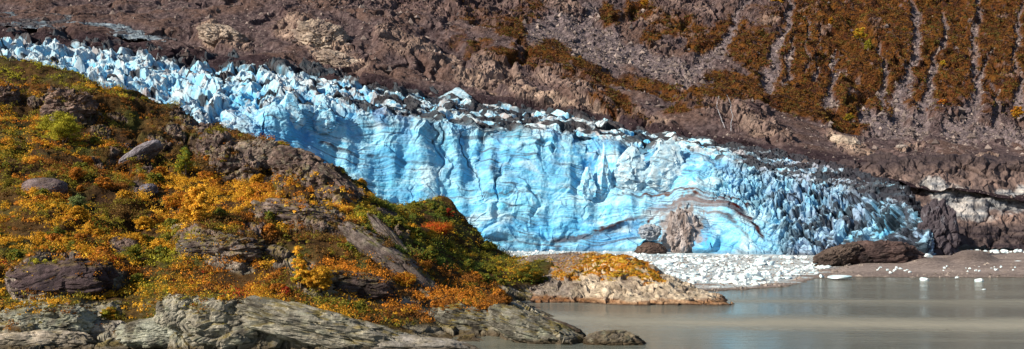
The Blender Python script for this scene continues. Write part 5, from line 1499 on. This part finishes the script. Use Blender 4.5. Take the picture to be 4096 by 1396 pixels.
hill_tree('sage_bush', 'small grey green bush among orange scrub at middle left', 76, 208, 11, 18, [np.array((0.17, 0.22, 0.09)), np.array((0.2, 0.25, 0.08))], cat='bush', spires=((-0.4, 0.9), (0.4, 1.0)), dens=1.2, seed=6, leaf=0.24)
hill_tree('red_bush', 'dark crimson bush on the crest of the green shrub slope', 446, 217, 8, 13, [RED, RED * 0.8], cat='bush', spires=((-0.4, 0.9), (0.4, 1.0)), dens=1.2, seed=7, leaf=0.30)
hill_tree('red_bush', 'vivid orange red bush in the middle of the green shrub slope', 437, 234, 8, 28, [np.array((0.55, 0.10, 0.02)), ORANGE, ORANGE], cat='bush', spires=((-0.7, 0.9), (-0.2, 0.8), (0.3, 1.0), (0.7, 0.7)), dens=1.2, seed=8, leaf=0.30)
hill_tree('red_bush', 'small scarlet bush below the slim yellow sapling', 286, 294, 6, 10, [RED * 1.2, RED], cat='bush', spires=((-0.3, 0.9), (0.4, 1.0)), dens=0.9, seed=9, leaf=0.22)
hill_tree('orange_bush', 'orange bush at the foot of the whaleback slab', 404, 284, 9, 24, [ORANGE, ORANGE * 1.1, GOLD], cat='bush', spires=((-0.6, 0.8), (0, 1.0), (0.6, 0.8)), dens=1.1, seed=10, leaf=0.24)
hill_tree('yellow_bush', 'yellow green bush hanging in the shady gully above the pebble beach', 108, 324, 16, 18, [LIME, GOLD, OLIVE], cat='bush', spires=((-0.4, 0.9), (0.4, 1.0)), dens=1.1, seed=11, leaf=0.22)
hill_tree('green_bush', 'green gully bush between the dark slab and the middle knoll', 134, 262, 16, 22, [GREEN * 1.3, OLIVE, LIME * 0.8], cat='bush', spires=((-0.5, 0.8), (0.3, 1.0)), dens=1.2, seed=12, leaf=0.24)
hill_tree('green_bush', 'dark olive bush at the right tip of the green slope above the cove', 530, 281, 14, 26, [OLIVE, GREEN, GOLD * 0.7], cat='bush', spires=((-0.6, 0.8), (0, 1.0), (0.5, 0.7)), dens=1.2, seed=13, leaf=0.30)
hill_tree('orange_bush', 'glowing orange bush on the left edge of the golden tree thicket', 175, 208, 12, 22, [ORANGE * 1.15, GOLD * 1.1], cat='bush', spires=((-0.5, 0.9), (0.2, 1.0), (0.7, 0.7)), dens=1.2, seed=14, leaf=0.26)
hill_tree('yellow_bush', 'yellow cushion of moss and shrub on the ridge crag against the blue ice', 281, 150, 7, 18, [LIME, GOLD * 0.9], cat='bush', spires=((-0.6, 0.8), (0, 1.0), (0.6, 0.7)), dens=1.1, seed=15, leaf=0.28)


# ------------------------------------------------------------------ taller shrubs standing out of the scrub
def copy_thing(root):
    r = root.copy(); COL.objects.link(r)
    for ch_ in root.children:
        c_ = ch_.copy(); COL.objects.link(c_); c_.parent = r
    return r


KINDS_ = [('gold_shrub', 'one of the rounded golden shrubs standing above the scrub on the near hillside', 'golden shrubs on the near hillside', [GOLD * 1.2, GOLD, YEL * 0.8], (GOLD, YEL)),
          ('orange_shrub', 'one of the rounded orange shrubs standing above the scrub on the near hillside', 'orange shrubs on the near hillside', [ORANGE, ORANGE * 1.15, RUST * 1.2], (ORANGE, RUST)),
          ('olive_shrub', 'one of the rounded olive green shrubs standing above the scrub on the near hillside', 'olive shrubs on the near hillside', [OLIVE, OLIVE * 1.3, GREEN * 1.3], (OLIVE, GREEN, LIME))]
spts = pick(HP, wv * turf * (sY < 312) * sstep(400, 200, HD), 170, 171)[0]
sx2, sy2 = scr(spts)
scol = hill_colours(sx2, sy2, spts, 5)
used = {}
for P_, c_, u_ in zip(spts, scol, rng.random(170)):
    kk = next((k for k in range(3) if any(np.allclose(c_, q_) for q_ in KINDS_[k][4])), None)
    if kk is None: continue
    key = (kk, int(u_ * 3))
    if key not in used:
        X_, Y_ = scr(P_[None]); nm, lab, grp, cs, _ = KINDS_[kk]
        t_ = tree(nm, lab, float(X_[0]), float(Y_[0]), float(P_[1]), 2.0, 3.0, cs, cat='shrub', spires=((-0.7, 0.8), (-0.2, 1.0), (0.3, 0.9), (0.7, 0.7)), leaf=0.33, dens=0.75, seed=70 + kk * 3 + key[1], group=grp)
        used[key] = t_
    else:
        t_ = copy_thing(used[key])
    t_.location = [float(P_[0]), float(P_[1]), float(P_[2]) - 0.1]
    sc_ = 0.55 + 0.75 * ((u_ * 7.3) % 1.0)
    t_.scale = (sc_ * 1.1, sc_ * 1.1, sc_); t_.rotation_euler = (0, 0, u_ * 40)


for k, (X, Y, hpx, wpx, cs, nm, lab) in enumerate([
    (861, 40, 13, 12, [YEL, LIME * 1.1, GOLD], 'yellow_tree', 'yellow green tree standing tallest among brown shrubs high on the far mountain'),
    (868, 50, 11, 7, [LIME, OLIVE * 1.3], 'green_tree', 'lime green tree just below the tallest yellow tree on the far mountain'),
    (831, 26, 9, 5, [GOLD, ORANGE], 'orange_tree', 'narrow orange tree on the far mountain, left of the tall yellow tree'),
    (1018, 117, 10, 12, [ORANGE, GOLD], 'orange_tree', 'orange tree beside the rightmost scree chute near the right edge'),
    (943, 105, 5, 9, [ORANGE * 1.1, RED], 'orange_bush', 'small orange red bush low between two scree chutes on the right mountain'),
    (778, 4, 8, 12, [GOLD, YEL], 'yellow_tree', 'yellow tree cut off by the top edge above the scree chutes'),
    (943, 66, 6, 5, [YEL, LIME], 'yellow_bush', 'little yellow bush beside the long narrow chute on the right mountain'),
    (850, 122, 9, 11, [OLIVE * 1.1, OLIVE, GOLD * 0.7], 'olive_bush', 'olive bush at the foot of the brown shrub stripes above the gravel bench'),
    (645, 5, 5, 8, [ORANGE, GOLD], 'orange_bush', 'orange tuft on the dark cliff at the top edge'),
    (580, 60, 4, 4, [ORANGE, GOLD], 'orange_bush', 'tiny orange bush on the crest of the rocky bench'),
    (696, 92, 4, 4, [GOLD, ORANGE], 'yellow_bush', 'tiny golden bush on the rust coloured bench left of the waterfall'),
]):
    d = mt_d(X, Y)
    tree(nm, lab, X, Y, d - 1, hpx / F * d, wpx / F * d, [np.array(c) * 0.8 for c in cs], cat='bush' if 'bush' in nm else 'tree', spires=((-0.4, 0.85), (0.3, 1.0)), leaf=1.0, dens=0.8, seed=40 + k)

# ------------------------------------------------------------------ twin waterfall on the dark cliff
M_FALL, nt_, b_, o_ = new_mat('falling_water')
b_.inputs['Base Color'].default_value = (0.36, 0.38, 0.43, 1); b_.inputs['Roughness'].default_value = 0.4
wf = None
wbase = W(731, 131, mt_d(731, 131) - 2)
wf = empty('waterfall', wbase, 'thin twin white waterfall down the dark cliff above the glacier', 'waterfall')


uX, uY = scr(MP)


def mt_hit(X, Y):
    m = (np.abs(uX - X) < 1.6) & (np.abs(uY - Y) < 1.6)
    return float(MD[m].min()) if m.any() else mt_d(X, Y)


for pl in ([(727, 95), (729, 99), (731, 104), (731, 110), (733, 116), (731, 123), (731, 131)], [(719, 96), (717, 102), (717, 108), (720, 115), (722, 121), (725, 128)]):
    pl = np.array(pl, float); tt = np.linspace(0, len(pl) - 1, 46)
    lx = np.interp(tt, np.arange(len(pl)), pl[:, 0]) + rng.normal(size=46) * 0.15; ly = np.interp(tt, np.arange(len(pl)), pl[:, 1])
    dd = np.array([mt_hit(a_, c_) for a_, c_ in zip(lx, ly)])
    dd = np.convolve(np.pad(dd, 3, mode='edge'), np.ones(7) / 7, mode='valid')
    line = W(lx, ly, np.minimum(dd, [mt_hit(a_, c_) for a_, c_ in zip(lx, ly)]) - 1.2)
    V, Fq = tube(line - wbase, 0.13, 0.24, 6)
    V += rng.normal(size=V.shape) * 0.07
    link('stream', raw_mesh('stream', V, Fq, M_FALL), wf)
